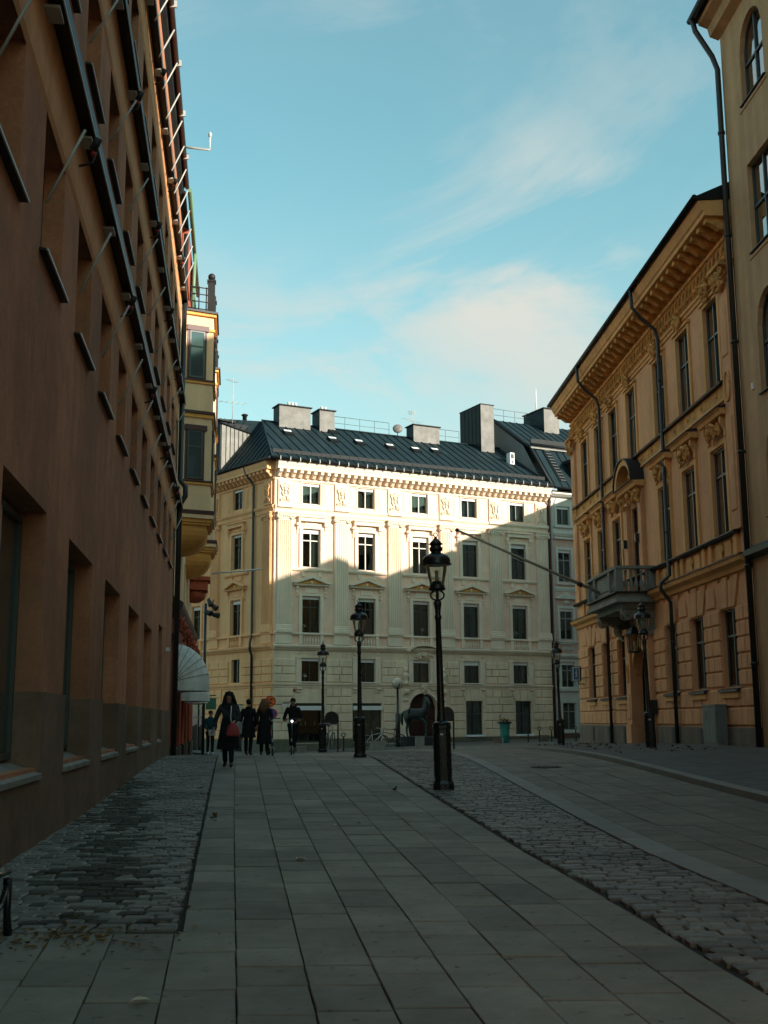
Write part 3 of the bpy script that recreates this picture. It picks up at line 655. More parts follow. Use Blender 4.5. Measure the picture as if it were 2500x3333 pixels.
def oriel(x0, x1, zb, ztop, e=1.02, top_balcony=True, nm='bay_window'):
    ch = .35; P = [(x0, 0), (x0+ch, -e), (x1-ch, -e), (x1, 0)]
    ro = inst(MB().slab([(x, y) for x, y in P], zb+.02, ztop).mesh('bay_window', M['baycream']), nm, BB)
    def ring(z0, z1, ex, nme, mat, tilt=0):
        Q = [(x0-ex, 0), (x0+ch-ex*.7, -e-ex), (x1-ch+ex*.7, -e-ex), (x1+ex, 0)]; MB().slab(Q, z0, z1).build(nme, mat, ro)
    for z0, z1, ex, mt in ((zb-.02,zb+.10,.16,M['redtrim']),(zb-.16,zb-.03,.13,M['baycream']),(zb-.28,zb-.17,.05,M['bayyellow']),(zb-.36,zb-.29,.0,M['bayyellow'])): ring(z0, z1, ex, 'base_moulding', mt)
    c = MB(); K = 8                                                    # swept corbel below
    for i in range(K):
        t0, t1 = i/K, (i+1)/K; q0, q1 = math.cos(t0*PI/2), math.cos(t1*PI/2); za, zc = zb-.37-.85*math.sin(t0*PI/2)*1.0, zb-.37-.85*math.sin(t1*PI/2)
        cx = (x0+x1)/2
        A = [(cx+(x-cx)*(.35+.6*q0), y*.92*q0, za) for x, y in P]; B_ = [(cx+(x-cx)*(.35+.6*q1), y*.92*q1, zc) for x, y in P]
        c.add(A+B_, [(0,1,5,4),(1,2,6,5),(2,3,7,6)], True)
    c.build('corbel', M['bayyellow'], ro)
    zs = []; z = zb
    for lv in range(int((ztop-zb)/3.4+.5)):
        zf = zb+3.45*lv; zs.append(zf)
        ring(zf+.98, zf+1.05, .06, 'sill_band', M['bayyellow']); ring(zf+1.06, zf+1.11, .09, 'sill_flashing', M['redtrim'])
        if lv: ring(zf-.07, zf+.02, .11, 'string_flashing', M['redtrim']); ring(zf-.20, zf-.08, .06, 'string_band', M['bayyellow'])
        # windows on the canted cheek facing down the street and on the front
        ax, ay = x0, 0; bx, by = x0+ch, -e; L_ = math.hypot(bx-ax, by-ay); ang = math.atan2(by-ay, bx-ax)
        for (sx, sy, an, off, ww) in ((ax, ay, ang, L_*.47, .52), (x0+ch, -e, 0, (x1-x0-2*ch)*.5, .9)):
            nxx, nyy = math.sin(an), -math.cos(an)
            if an != 0: nxx, nyy = -nxx, -nyy; nxx, nyy = (math.sin(an), -math.cos(an))
            cxx, cyy = sx+math.cos(an)*off, sy+math.sin(an)*off
            e_ = .012
            rec = MB(); rec.box(-ww/2-.07, ww/2+.07, -.03, .0, 1.14, 2.95); rec.box(-ww/2-.10, ww/2+.14, -.08, .0, 2.80, 2.98)
            wo_ = rec.build('window_surround', M['redtrim'], ro, (cxx+nxx*.004, cyy+nyy*.004, zf), (0, 0, an))
            fr = MB(); fr.box(-ww/2, -ww/2+.05, -.055, -.03, 1.16, 2.8); fr.box(ww/2-.05, ww/2, -.055, -.03, 1.16, 2.8); fr.box(-ww/2+.05, ww/2-.05, -.055, -.03, 2.22, 2.27); fr.box(-ww/2+.05, ww/2-.05, -.055, -.03, 1.16, 1.22); fr.box(-ww/2+.05, ww/2-.05, -.055, -.03, 2.74, 2.8)
            TL = ((cxx+nxx*.004, cyy+nyy*.004, zf), (0, 0, an)); fr.build('window_frame', M['framegreen'], ro, *TL); MB().box(-ww/2+.05, ww/2-.05, -.042, -.034, 1.22, 2.74).build('pane', simple('bay_pane', (.03,.06,.07), .06, 0, .8) if 'bay_pane' not in bpy.data.materials else bpy.data.materials['bay_pane'], ro, *TL)
            
    ring(ztop-.62, ztop-.54, .05, 'cornice_band', M['bayyellow']); ring(ztop-.10, ztop, .09, 'cornice', M['bayyellow']); ring(ztop, ztop+.07, .15, 'cornice_flashing', M['ledge'])
    if top_balcony:
        rl = MB()
        for dz in (.16, .42, .68, .92): rl.path([(x0+.05, -.02, ztop+dz), (x0+ch, -e+.02, ztop+dz), (x1-ch, -e+.02, ztop+dz)], .02, 6)
        for t in (0, .25, .5, .75): rl.path([(x0+.05+(ch-.05)*t, -.02-(e-.04)*t, ztop+.05), (x0+.05+(ch-.05)*t, -.02-(e-.04)*t, ztop+.95)], .022, 6)
        rl.build('balcony_rail', M['ledge'], ro)
        for xx in (x0+ch, x1-ch):
            ps = MB(); ps.box(xx-.12, xx+.12, -e-.02, -e+.22, ztop+.07, ztop+1.15); ps.box(xx-.15, xx+.15, -e-.05, -e+.25, ztop+1.15, ztop+1.22); ps.ball((xx, -e+.1, ztop+1.36), .13, 10, 7); ps.build('balcony_post', M['ledge'], ro)
    return ro
oriel(1.7, 4.4, 7.85, 14.75)
oriel(8.0, 10.7, 7.85, 14.75)
MB().box(0, 1.8, -.2, 0, 15.2, 17.0).build('gable_wall', M['redplaster'], BB); MB().box(1.8, 15.2, -.05, .3, 15.2, 16.6).build('gable_wall', M['redplaster'], BB)
gp = MB(); gp.path([(-2.6,-.32,17.05),(6,-.32,16.9)], .07, 8); gp.path([(2.0,-.34,16.9),(1.9,-.3,14.9)], .06, 8); gp.build('gutter', simple('green_copper', (.14,.26,.14), .5), BB)
MB().prof([(-.2,17.0),(6,21),(6,20.8),(-.2,16.9)], -2.6, 15.2).build('roof', M['roofdark'], BB)
fp = MB(); fp.path([(8.9,-1.0,6.75),(8.95,-2.9,6.95)], .035, 8, .028); fp.build('flagpole', M['white'], BB)
rb = MB(); rb.slab([(12.2,0),(12.4,-.75),(13.6,-.75),(13.8,0)], 6.5, 6.9); rb.slab([(12.1,0),(12.3,-.85),(13.7,-.85),(13.9,0)], 6.9, 7.05); rb.ball((13,-.2,6.35), (.7,.5,.35), 10, 6); rb.build('red_corbel', M['redplaster'], BB)
def dome_awning(x0, x1, z, r, zh, nm='dome_awning'):
    b = MB(); n = 7; m = 12; vs = []; fs = []; cx, hw = (x0+x1)/2, (x1-x0)/2
    for i in range(n+1):                                # ribs fan out from the hinge line at the wall
        t = (PI/2)*i/n
        for j in range(m+1):
            a = PI*j/m; x = cx-hw*math.cos(a); d = math.sin(a)**.75
            bulge = 1.0
            vs.append((x, -r*d*math.cos(t)*bulge, z+zh*d*math.sin(t)))
    for i in range(n):
        for j in range(m): k = i*(m+1)+j; fs.append((k, k+1, k+m+2, k+m+1))
    b.add(vs, fs); ao = b.build(nm, M['awning'], BB)
    v2 = []; f2 = []
    for j in range(m+1):
        a = PI*j/m; x = cx-hw*math.cos(a); d = math.sin(a)**.75; v2 += [(x, -r*d-.005, z-.26), (x, -r*d-.003, z+.0)]
    for j in range(m): f2.append((2*j, 2*j+2, 2*j+3, 2*j+1))
    MB().add(v2, f2).build('valance', M['awning'], ao)
    for i in range(1, n):
        t = (PI/2)*i/n; P = []
        for j in range(m+1):
            a = PI*j/m; d = math.sin(a)**.75; P.append((cx-hw*math.cos(a), -r*d*math.cos(t)-.004, z+zh*d*math.sin(t)+.004))
        MB().path(P, .012, 5).build('rib', simple('rib_grey', (.30,.30,.28), .7) if 'rib_grey' not in bpy.data.materials else bpy.data.materials['rib_grey'], ao)
    return ao
dome_awning(.9, 3.1, 2.35, 1.12, 1.25)
dome_awning(5.0, 8.4, 2.1, 1.05, .75)
dome_awning(9.4, 11.8, 2.1, .9, .7)
hs = thing('hanging_sign', 'plain green box sign hanging beside the pale awning', 'sign', (-6.98, 47.0, 0))
sb = MB(); sb.box(-.2,.2,-.05,.05,1.6,1.98); sb.box(-.2,.2,-.07,.07,1.98,2.05); sb.build('panel', simple('sign_green', (.09,.24,.14), .5), hs)
sb = MB(); sb.path([(-1.1,0,2.16),(.2,0,2.16)], .02, 6); sb.path([(0,0,2.05),(0,0,2.16)], .012, 5); sb.build('bracket', M['black'], hs)

# ------------------------------------------------------------------ cream corner building at the end of the street
FB = facade('corner_palace', 'cream stucco corner building with fluted pilasters, pediments and dark seamed roof', 'building', -6.35, 66.0, 63)
T = M['cream_trim']; CW = [2.33, 5.92, 9.60, 13.15, 16.75]; PL = [.62, 4.24, 7.80, 11.40, 15.02, 18.58]; WW = 1.14
XR = 19.12
holes = []
for i, c in enumerate(CW):
    holes += [(c-WW/2, c+WW/2, 13.68, 14.92), (c-WW/2, c+WW/2, 9.93, 12.2), (c-WW/2, c+WW/2, 6.13, 8.25), (c-.56, c+.56, 3.30, 4.68)]
holes += [(1.42, 3.12, -.12, 2.12), (5.0, 6.9, -.12, 2.12), (8.72, 10.62, -1.0, 2.72, .85), (12.68, 13.88, .22, 2.25), (16.28, 17.48, .22, 2.25)]
lowh = [h for h in holes if h[3] < 5]; upf = [h for h in holes if h[2] > 5]
MB().wall(0, XR, -1.4, 5.2, lowh, 0, .28).build('ground_wall', M['cream'], FB)
MB().wall(0, XR, 5.2, 16.1, upf, .0, .22).build('wall', M['peach'], FB)
MB().box(.4, XR-.05, .95, 8, -1.4, 16.2).build('rear_volume', M['room'], FB)
def plinth_run(parent, x0, x1, z1, mat, gaps):
    px = x0
    for a, c in sorted(gaps)+[(x1, x1)]:
        if a > px+.05: MB().cbox(px, a, -.10, 0, -1.4, z1, .02).build('plinth', mat, parent)
        px = c
plinth_run(FB, 0, XR, .06, M['greenplinth'], [(1.42,3.12),(5.0,6.9),(8.0,11.35)])
for a, c in ((1.42,3.12),(5.0,6.9)): MB().box(a, c, -.11, 0, -1.4, -.14).build('plinth', M['greenplinth'], FB)
def mezz_and_ledges(P, x0, x1):
    moulding(P, 'string_course', T, x0, x1, [(0,5.10),(-.08,5.12),(-.14,5.2),(-.22,5.26),(-.26,5.36),(0,5.46)])
    moulding(P, 'string_course', T, x0, x1, [(0,2.98),(-.05,3.0),(-.06,3.08),(-.12,3.14),(-.14,3.22),(0,3.26)])
    moulding(P, 'string_course', T, x0, x1, [(0,13.05),(-.05,13.06),(-.07,13.25),(-.16,13.36),(-.18,13.46),(0,13.52)])
    moulding(P, 'cornice', T, x0, x1, [(0,14.98),(-.06,15.0),(-.08,15.12),(0,15.14)])
    moulding(P, 'cornice', T, x0, x1, [(0,15.55),(-.54,15.57),(-.55,15.72),(-.60,15.84),(-.64,16.02),(0,16.1)])
    moulding(P, 'balcony_rail_course', T, x0, x1, [(0,6.00),(-.14,6.00),(-.16,6.05),(-.15,6.12),(0,6.12)])
mezz_and_ledges(FB, 0, XR)
def modillions(P, x0, x1, sp, y=0.0, z=15.14, h=.41, d=.50, w=.19, mat=None):
    me = cached(('mod', h, d, w, (mat or T).name), lambda: MB().prof([(0,0),(-d*.45,.02),(-d*.55,h*.22),(-d*.75,h*.5),(-d,h*.6),(-d,h),(0,h)], -w/2, w/2).mesh('modillion', mat or T))
    n = int((x1-x0)/sp)
    for k in range(n+1): inst(me, 'modillion', P, (x0+(x1-x0)*k/n, y, z))
modillions(FB, .22, XR-.2, .43)
def pilaster_up(P, xc, w=.90, body=None):
    body = body or T
    b = MB(); b.box(xc-w/2, xc+w/2, -.12, 0, 6.55, 12.72)
    for k in range(7): x = xc-w/2+.07+k*(w-.14)/6; b.box(x-.030, x+.030, -.165, -.12, 6.62, 12.60)
    b.box(xc-w/2, xc+w/2, -.166, -.12, 12.60, 12.72); b.build('pilaster', body, P)
    b = MB(); b.prof([(0,6.12),(-.23,6.12),(-.23,6.30),(-.20,6.33),(-.21,6.40),(-.18,6.44),(-.19,6.52),(-.17,6.55),(0,6.55)], xc-w/2-.06, xc+w/2+.06); b.build('pilaster_base', T, P)
    inst(ionic_mesh(.86, T), 'capital', P, (xc, -.07, 12.68))
    b = MB(); b.cbox(xc-w/2-.06, xc+w/2+.06, -.12, 0, 5.46, 6.0, .02); b.build('pedestal', T, P)
for x in PL: pilaster_up(FB, x)
def upper_bay(P, c, rail=True, attic_panels=(True, True)):
    # third floor: framed window with raised hood and ears
    a = WW/2
    b = MB(); b.box(c-a-.20, c-a, -.09, 0, 9.80, 12.32); b.box(c+a, c+a+.20, -.09, 0, 9.80, 12.32); b.box(c-a, c+a, -.09, 0, 12.20, 12.34); b.build('window_surround', T, P)
    b = MB(); b.prism([(c-a-.42,12.36),(c-a-.20,12.36),(c-a-.20,12.62),(c+a+.20,12.62),(c+a+.20,12.36),(c+a+.42,12.36),(c+a+.42,12.50),(c+a+.30,12.52),(c+a+.30,12.84),(c-a-.30,12.84),(c-a-.30,12.52),(c-a-.42,12.50)], -.22, 0)
    b.build('window_hood', T, P); MB().box(c-a-.36, c+a+.36, -.29, 0, 12.845, 12.91).build('window_hood', T, P)
    MB().cbox(c-.42, c+.42, -.04, 0, 12.38, 12.58, .02).build('hood_panel', T, P)
    for s in (-1, 1): inst(console_mesh(T, .5, .14, .12), 'console', P, (c+s*(a+.30), 0, 11.85)); 
    moulding(P, 'sill_course', T, c-a-.75, c+a+.75, [(0,9.66),(-.10,9.70),(-.14,9.78),(-.14,9.84),(0,9.88)])
    for s in (-1, 1): MB().cbox(c+s*(a-.05)-.10, c+s*(a-.05)+.10, -.10, 0, 9.36, 9.66, .02).build('sill_bracket', T, P)
    # second floor: triangular pediment
    b = MB(); b.box(c-a-.20, c-a, -.09, 0, 6.12, 8.36); b.box(c+a, c+a+.20, -.09, 0, 6.12, 8.36); b.box(c-a, c+a, -.09, 0, 8.25, 8.38); b.build('window_surround', T, P)
    MB().cbox(c-.40, c+.40, -.04, 0, 8.42, 8.74, .02).build('hood_panel', T, P)
    b = MB(); b.prof([(0,8.80),(-.22,8.84),(-.26,8.92),(0,8.96)], c-a-.55, c+a+.55)
    b.prism([(c-a-.60,8.965),(c-a-.40,8.965),(c,9.28),(c+a+.40,8.965),(c+a+.60,8.965),(c+a+.60,9.02),(c,9.46),(c-a-.60,9.02)], -.28, 0); b.build('pediment', T, P)
    MB().prism([(c-a-.36,8.97),(c+a+.36,8.97),(c,9.25)], -.08, -.02).build('tympanum', M['orange_orn'], P)
    MB().ball((c,-.10,9.06), (.09,.05,.09), 8, 6).build('rosette', T, P)
    for s in (-1, 1): inst(console_mesh(T, .42, .16, .13), 'console', P, (c+s*(a+.32), 0, 8.38)); MB().ball((c+s*(a+.33),-.05,8.24), (.05,.04,.09), 6, 5).build('pendant', T, P)
    # balustrade
    if rail:
        for k in range(6): inst(baluster_mesh(.52, .065, T), 'baluster', P, (c-.45+.18*k, -.06, 5.47))
        for s in (-1, 1): MB().box(c+s*.66-.10, c+s*.66+.10, -.13, 0, 5.46, 6.0).build('pedestal', T, P)
    # attic
    b = MB(); b.box(c-a-.10, c-a, -.04, 0, 13.55, 14.98); b.box(c+a, c+a+.10, -.04, 0, 13.55, 14.98); b.build('window_surround', T, P)
    for s in (-1, 1):
        if attic_panels[0 if s < 0 else 1]:
            x = c+s*(a+.36); b = MB(); b.box(x-.20, x+.20, -.03, 0, 13.70, 14.85); b.cbox(x-.13, x+.13, -.055, -.028, 13.80, 14.75, .02); b.build('attic_panel', T, P)
for c in CW: upper_bay(FB, c)
for x in PL:
    b = MB(); b.box(x-.42, x+.42, -.10, 0, 13.55, 14.98); b.box(x-.36, x+.36, -.135, -.10, 13.62, 14.92); b.build('attic_pier', T, FB)
    inst(cartouche_mesh(M['cream_trim'], .62, 1.15), 'cartouche', FB, (x, -.13, 13.68))
    b = MB(); b.box(x-.46, x+.46, -.04, 0, 13.0, 13.05); b.box(x-.48, x+.48, -.24, -.0, 13.36, 13.535); b.build('entablature_break', T, FB)
# windows
wr = random.Random(77)
cur = [M['curtain'], None, None, M['curtain'], M['curtain']]
for i, c in enumerate(CW):
    FRM = M['framewhite'] if i < 3 else M['framedark']
    window(FB, c, 13.68, WW, 1.24, .18, FRM if i != 3 else M['framegrey'], True, M['curtain'], trans=0, blind_h=.16)
    window(FB, c, 9.93, WW, 2.27, .18, FRM, True, M['curtain'] if i in (0, 3, 4) else None, trans=.70, cside=[1,0,0,0,1][i], blind_h=[.27,.22,.3,.24,.26][i])
    window(FB, c, 6.13, WW, 2.12, .18, M['framedark'], True, M['curtain'] if i in (0, 3, 4) else None, trans=.70, cside=1, blind_h=.19)
    window(FB, c, 3.30, 1.12, 1.38, .20, M['framedark'], True, M['curtain'] if i in (2, 3) else None, trans=0, cside=-1, blind_h=[.17,.2,.17,.26,.19][i])
for c in (13.28, 16.88): window(FB, c, .22, 1.2, 2.03, .20, M['framedark'], False, M['curtain_t'], trans=.62); MB().prof([(0,.10),(-.16,.10),(-.16,.17),(0,.22)], c-.68, c+.68).build('sill', M['white'], FB)
small_lamp = None
for i, (c, z) in enumerate(((CW[0]-.3, 6.2), (CW[0]-.25, 3.35), (CW[2]+.2, 6.2), (CW[4]-.1, 6.2))):      # table lamps seen on window ledges
    b = MB(); b.lathe([(.07,0),(.02,.03),(.02,.22),(.16,.22),(.09,.40),(.0,.40)], 12); b.build('window_lamp', M['white'], FB, (c, .32, z+.05))
for a, c in ((1.42,3.12),(5.0,6.9)):
    MB().box(a+.02, c-.02, -.14, .02, 1.72, 1.96).build('shop_awning_box', M['white'], FB)
    fr = MB(); fr.box(a, a+.07, .14, .22, -.12, 2.12); fr.box(c-.07, c, .14, .22, -.12, 2.12); fr.box(a+.07, c-.07, .14, .22, 2.02, 2.12); fr.box(a+.07, c-.07, .14, .22, -.12, -.02)
    if a > 4: fr.box(c-.62, c-.56, .14, .22, -.02, 2.02)
    sf = fr.build('shop_window', M['framedark'], FB); MB().box(a+.07, c-.07, .175, .185, -.02, 2.02).build('pane', M['glass'], sf)
    sh = MB(); sh.box(a+.1, c-.1, .35, .75, -.05, .06); sh.build('display_shelf', simple('warm_shelf', (.42,.17,.05), .6) if a < 4 else M['concrete'], sf)
    MB().box(a+.1, c-.3, .5, .62, .86, .90).build('display_shelf', simple('olive_shelf', (.14,.12,.05), .6) if 'olive_shelf' not in bpy.data.materials else bpy.data.materials['olive_shelf'], sf)
    rnd = random.Random(int(a*10))
    for k in range(9):
        x = a+.25+k*(c-a-.5)/8+rnd.uniform(-.04,.04); zz0 = (.06 if k % 2 else .90)
        MB().lathe([(.035,0),(.04,.02),(.035,.12),(.012,.17),(.012,.26),(.016,.27)], 8).build('display_bottle', M['white'] if k % 3 else M['glass_g'], sf, (x, .5+rnd.uniform(-.05,.1), zz0))
# rusticated stones: mezzanine and ground storey
def rust_rows(P, runs, rows, mat, seed=1, d=.075, jl=.95):
    rnd = random.Random(seed)
    for (x0, x1) in runs:
        for r, (z0, z1) in enumerate(rows):
            n = max(1, round((x1-x0)/jl)); n += (r % 2) if x1-x0 > 1.3 else 0
            off = .5 if r % 2 and n > 1 else 0
            xs = [x0]+[x0+(x1-x0)*(k-off*.5)/(n-off*.0) for k in range(1, n)]+[x1]
            for a, c in zip(xs, xs[1:]): stone(P, mat, a, c, z0, z1, d, 0)
MZ = [(3.30,3.74),(3.74,4.18),(4.18,4.62)]; GR = [(.07,.56),(.56,1.05),(1.05,1.54),(1.54,2.02),(2.02,2.48),(2.48,2.96)]
mzr = []; px = .05
for c in CW: mzr.append((px, c-.56-.40)); px = c+.56+.40
mzr.append((px, XR-.05)); rust_rows(FB, mzr, MZ, M['cream'], 2)
rust_rows(FB, [(.05,1.36),(3.18,4.94),(6.96,7.80),(11.5,12.60),(13.96,16.20),(17.56,XR-.05)], GR[:4], M['cream'], 3)
rust_rows(FB, [(.05,1.3),(3.3,4.9),(7.0,7.80),(11.5,12.45),(14.1,16.05),(17.7,XR-.05)], GR[4:], M['cream'], 4)
for c in CW:
    for s in (-1, 1):
        x = c+s*(.56+.19); b = MB(); b.box(x-.16, x+.16, -.06, 0, 3.28, 4.80); b.box(x-.19, x+.19, -.09, 0, 4.66, 4.74); b.cbox(x-.06, x+.06, -.085, -.058, 3.45, 3.95, .015); b.ball((x,-.07,4.95), (.07,.04,.07), 8, 5); b.build('strip_pilaster', T, FB)
        inst(console_mesh(T, .26, .15, .30), 'console', FB, (x, 0, 2.72))
    moulding(FB, 'window_sill', T, c-.62, c+.62, [(0,3.24),(-.16,3.26),(-.17,3.30),(0,3.34)])
for c in (13.28, 16.88):        # splayed voussoirs over the ground windows
    for k in range(3):
        x0_, x1_ = c-.75+.5*k, c-.25+.5*k; t0, t1 = (x0_-c)*1.25, (x1_-c)*1.25
        MB().prism([(c+(x0_-c)*.86+.012,2.27),(c+(x1_-c)*.86-.012,2.27),(c+t1-.012,2.94),(c+t0+.012,2.94)], -.05, 0).build('voussoir', M['cream'], FB)
# carriage portal
c = 9.67
for s in (-1, 1):
    x = c+s*1.28; b = MB(); b.box(x-.28, x+.28, -.14, 0, -.9, 2.98); b.cbox(x-.17, x+.17, -.17, -.138, -.1, 1.95, .02); b.build('portal_pier', T, FB)
    inst(console_mesh(T, .75, .30, .34), 'console', FB, (x, -.10, 2.20))
    b = MB(); b.lathe([(.16,0),(.20,.05),(.13,.12),(.10,.25),(.14,.36),(.16,.40)], 12, (x,-.26,3.22)); b.build('bust_stand', T, FB)
    b = MB(); b.ball((x,-.26,3.74), (.22,.16,.18), 10, 7); b.ball((x,-.28,3.92), (.09,.09,.10), 8, 6); b.ball((x,-.28,4.06), (.115,.125,.15), 10, 8); b.ball((x,-.40,4.04), (.025,.03,.035), 6, 4); b.ball((x,-.25,4.14), (.13,.13,.10), 8, 6); b.build('portrait_bust', T, FB)
    b = MB(); b.spiral(x-.18,-.2,3.3,.13,1.5,.03,1); b.spiral(x+.18,-.2,3.3,.13,1.5,.03,-1); b.build('scroll', T, FB)
    x = c+s*.86; b = MB(); b.box(x-.12, x+.12, -.09, 0, 3.28, 4.95); b.build('strip_pilaster', T, FB)
arch = MB(); K = 16
for k in range(K):
    a0, a1 = PI*k/K, PI*(k+1)/K; f = lambda a, e: (c-(.95+e)*math.cos(a), 1.87+(.85+e)*math.sin(a))
    arch.prism([f(a0,0), f(a1,0), f(a1,.20), f(a0,.20)], -.12, 0)
arch.build('arch_moulding', T, FB); inst(foliage_mesh(T, .5, .6, 5, 20, .2), 'keystone_carving', FB, (c, -.10, 2.62))
dr = MB(); dr.box(c-.95, c+.95, .24, .30, -1.0, 2.75); do = dr.build('carriage_door', M['door'], FB)
for s in (-1, 1):
    for z0, z1 in ((-.55,.15),(.3,1.1),(1.25,1.8)): MB().cbox(c+s*.47-.34, c+s*.47+.34, .20, .245, z0, z1, .03).build('door_panel', M['door'], do)
MB().box(c-.03, c+.03, .2, .245, -.8, 1.9).build('door_astragal', M['door'], do)
# small segmental pediment over the window above the portal, garland
sp = MB(); K = 14
for k in range(K):
    a0, a1 = PI*(.12+.76*k/K), PI*(.12+.76*(k+1)/K); f = lambda a, e: (c-(1.15+e)*math.cos(a), 4.92+(.62+e)*math.sin(a)*.98)
    sp.prism([f(a0,0), f(a1,0), f(a1,.13), f(a0,.13)], -.36, -.0)
sp.build('segmental_pediment', T, FB); inst(foliage_mesh(T, 1.1, .34, 8, 22, .12), 'garland', FB, (c, -.04, 4.78))
# street-name plate, red box, small fittings
npl = MB().box(.55, 1.28, -.075, -.055, 1.93, 2.22).build('street_name_plate', M['white'], FB)
lt = MB(); rnd = random.Random(4); x = .62
while x < 1.2:
    wv = rnd.uniform(.02, .035); lt.box(x, x+.008, -.079, -.074, 2.08, 2.15); lt.box(x, x+wv, -.079, -.074, rnd.choice([2.08, 2.11, 2.14]), rnd.choice([2.145, 2.15])); x += wv+.016
lt.box(.85, .95, -.079, -.074, 1.99, 2.02); lt.build('lettering', M['black'], npl)
MB().box(1.22, 1.36, -.12, -.05, 2.76, 2.92).build('alarm_box', simple('red_box', (.35,.03,.03), .5), FB)
MB().box(14.95, 15.12, -.075, -.05, 1.25, 1.42).build('wall_plaque', M['concrete'], FB)
b = MB(); b.path([(XR+.05,-.12,-.3),(XR+.05,-.12,14.6),(XR+.0,-.3,15.2),(XR,-.55,15.9)], .07, 8); b.build('downpipe', M['redpipe'], FB)
b = MB(); b.path([(XR+.36,-.14,3.4),(XR+.36,-.14,5.2),(XR+.22,-.16,5.8),(XR+.22,-.14,14.6),(XR+.5,-.4,15.4)], .065, 8); b.build('downpipe', M['greypipe'], FB)
# roof of the front wing
EZ, RZ, RB = 16.12, 19.95, 5.6
def rpt(x, t): return (x, -.70+(RB+.70)*t, EZ+(RZ-EZ)*t)
RX0, RX1 = -.45, 19.2
b = MB(); b.add([rpt(RX0,0), rpt(RX1,0), rpt(RX1,1), rpt(1.3,1)], [(0,1,2,3)]); b.add([rpt(1.3,1), rpt(RX1,1), (RX1, 12, 17.0), (3, 12, 17.0)], [(0,1,2,3)])
b.box(RX0, RX1, -.74, -.62, EZ-.10, EZ+.04)
ro = b.build('roof', M['roof'], FB)
x = .15
while x < 19.1:
    t1 = 1.0; sh = 0
    b = MB(); p, q = Vector(rpt(x,.02)), Vector(rpt(x,1.0 if x > 1.3 else (x-RX0)/(1.3-RX0)*1.0))
    q = Vector(rpt(x, min(1, (x-RX0)/(1.3-RX0)))); b.path([p+Vector((0,0,.03)), q+Vector((0,0,.03))], .028, 4); b.build('seam', M['roofdark'], ro); x += .62
b = MB(); b.path([Vector(rpt(RX0,.0))+Vector((0,0,.06)), Vector(rpt(1.3,1))+Vector((0,0,.06))], .06, 6); b.path([Vector(rpt(1.3,1))+Vector((0,0,.05)), Vector(rpt(RX1,1))+Vector((0,0,.05))], .05, 6); b.build('ridge_cap', M['roof'], ro)
b = MB(); b.path([(RX0,-.78,EZ+.0),(RX1,-.78,EZ+.0)], .085, 8); b.build('gutter', M['roofdark'], ro)
x = .0
while x < 19: MB().box(x, x+.035, -.88, -.68, EZ-.12, EZ+.10).build('gutter_bracket', M['steel'], ro); x += .62
b = MB(); x = -.1
while x < 18.9:
    p = Vector(rpt(x, .13)); b.box(p.x, p.x+.60, p.y-.02, p.y+.02, p.z+.02, p.z+.24); x += .62
b.build('snow_guard', M['roofdark'], ro)
sl = math.atan2(RZ-EZ, RB+.62)
for sx, sb_, in ((2.29,3.66),(5.2,3.3),(5.9,5.0),(7.07,3.33),(9.24,3.2),(11.07,3.12),(12.67,3.37)):
    so = inst(MB().box(-.30,.30,-.35,.35,0,.16).mesh('skylight', M['roofdark']), 'skylight', ro, (sx, sb_, EZ+(RZ-EZ)*(sb_+.62)/(RB+.62)+.02), (sl, 0, 0))
    MB().box(-.24,.24,.02,.30,.158,.168).build('pane', M['white'], so)
def chimney(parent, x0, x1, y0, y1, z0, z1, mat, pots=0, cap=.10, lab=None, side=None):
    co = MB().box(x0, x1, y0, y1, z0, z1).build('chimney', mat, parent)
    MB().box(x0-cap, x1+cap, y0-cap, y1+cap, z1, z1+.06).build('cap', M['roofdark'], co)
    if side: MB().box(x0-.012, x0, y0+.0, y1, z0, z1).build('shade_side', side, co)  # left side given a darker colour to paint in its shade
    for k in range(2): MB().box(x0-.006, x1+.006, y0-.006, y1, z0+(z1-z0)*(.38+.3*k), z0+(z1-z0)*(.38+.3*k)+.02).build('sheet_joint', M['clad'], co)
    for k in range(pots): MB().lathe([(.10,0),(.09,.3),(.11,.32)], 10).build('chimney_pot', M['white'], co, ((x0+x1)/2+(k-(pots-1)/2)*.24, (y0+y1)/2, z1+.06))
    return co
chimney(FB, 2.2, 4.35, 4.9, 5.9, 19.0, 20.95, M['chim'], 3, side=M['roof'])
chimney(FB, 5.0, 6.05, 4.9, 6.1, 19.0, 20.95, M['chim'], 2, side=M['roof'])
chimney(FB, 11.95, 13.95, 5.0, 6.0, 19.0, 20.75, M['chim'], 0, side=M['roof'])
co = chimney(FB, 17.05, 18.1, 4.6, 7.4, 16.5, 22.7, M['chim'], 0, .04, side=M['roofdark'])
for k in range(5): MB().box(17.02, 17.04, 4.75+k*.5, 4.79+k*.5, 17, 22.6).build('seam', M['roof'], co)
rl = MB(); rnd = random.Random(2)
for a, c_, z in ((6.2, 10.6, 20.0), (13.9, 16.1, 20.0)):
    n = int((c_-a)/.9)
    for k in range(n+1): x = a+(c_-a)*k/n; rl.path([(x,6.0,19.7),(x,6.0,z+.95)], .016, 5)
    rl.path([(a,6.0,z+.95),(c_,6.0,z+.95)], .018, 5); rl.path([(a,6.0,z+.5),(c_,6.0,z+.5)], .014, 5)
rl.path([(18.1,7.2,22.3),(18.1,7.2,23.2)], .016, 5)
rl.build('roof_railing', M['framegreen'], FB)
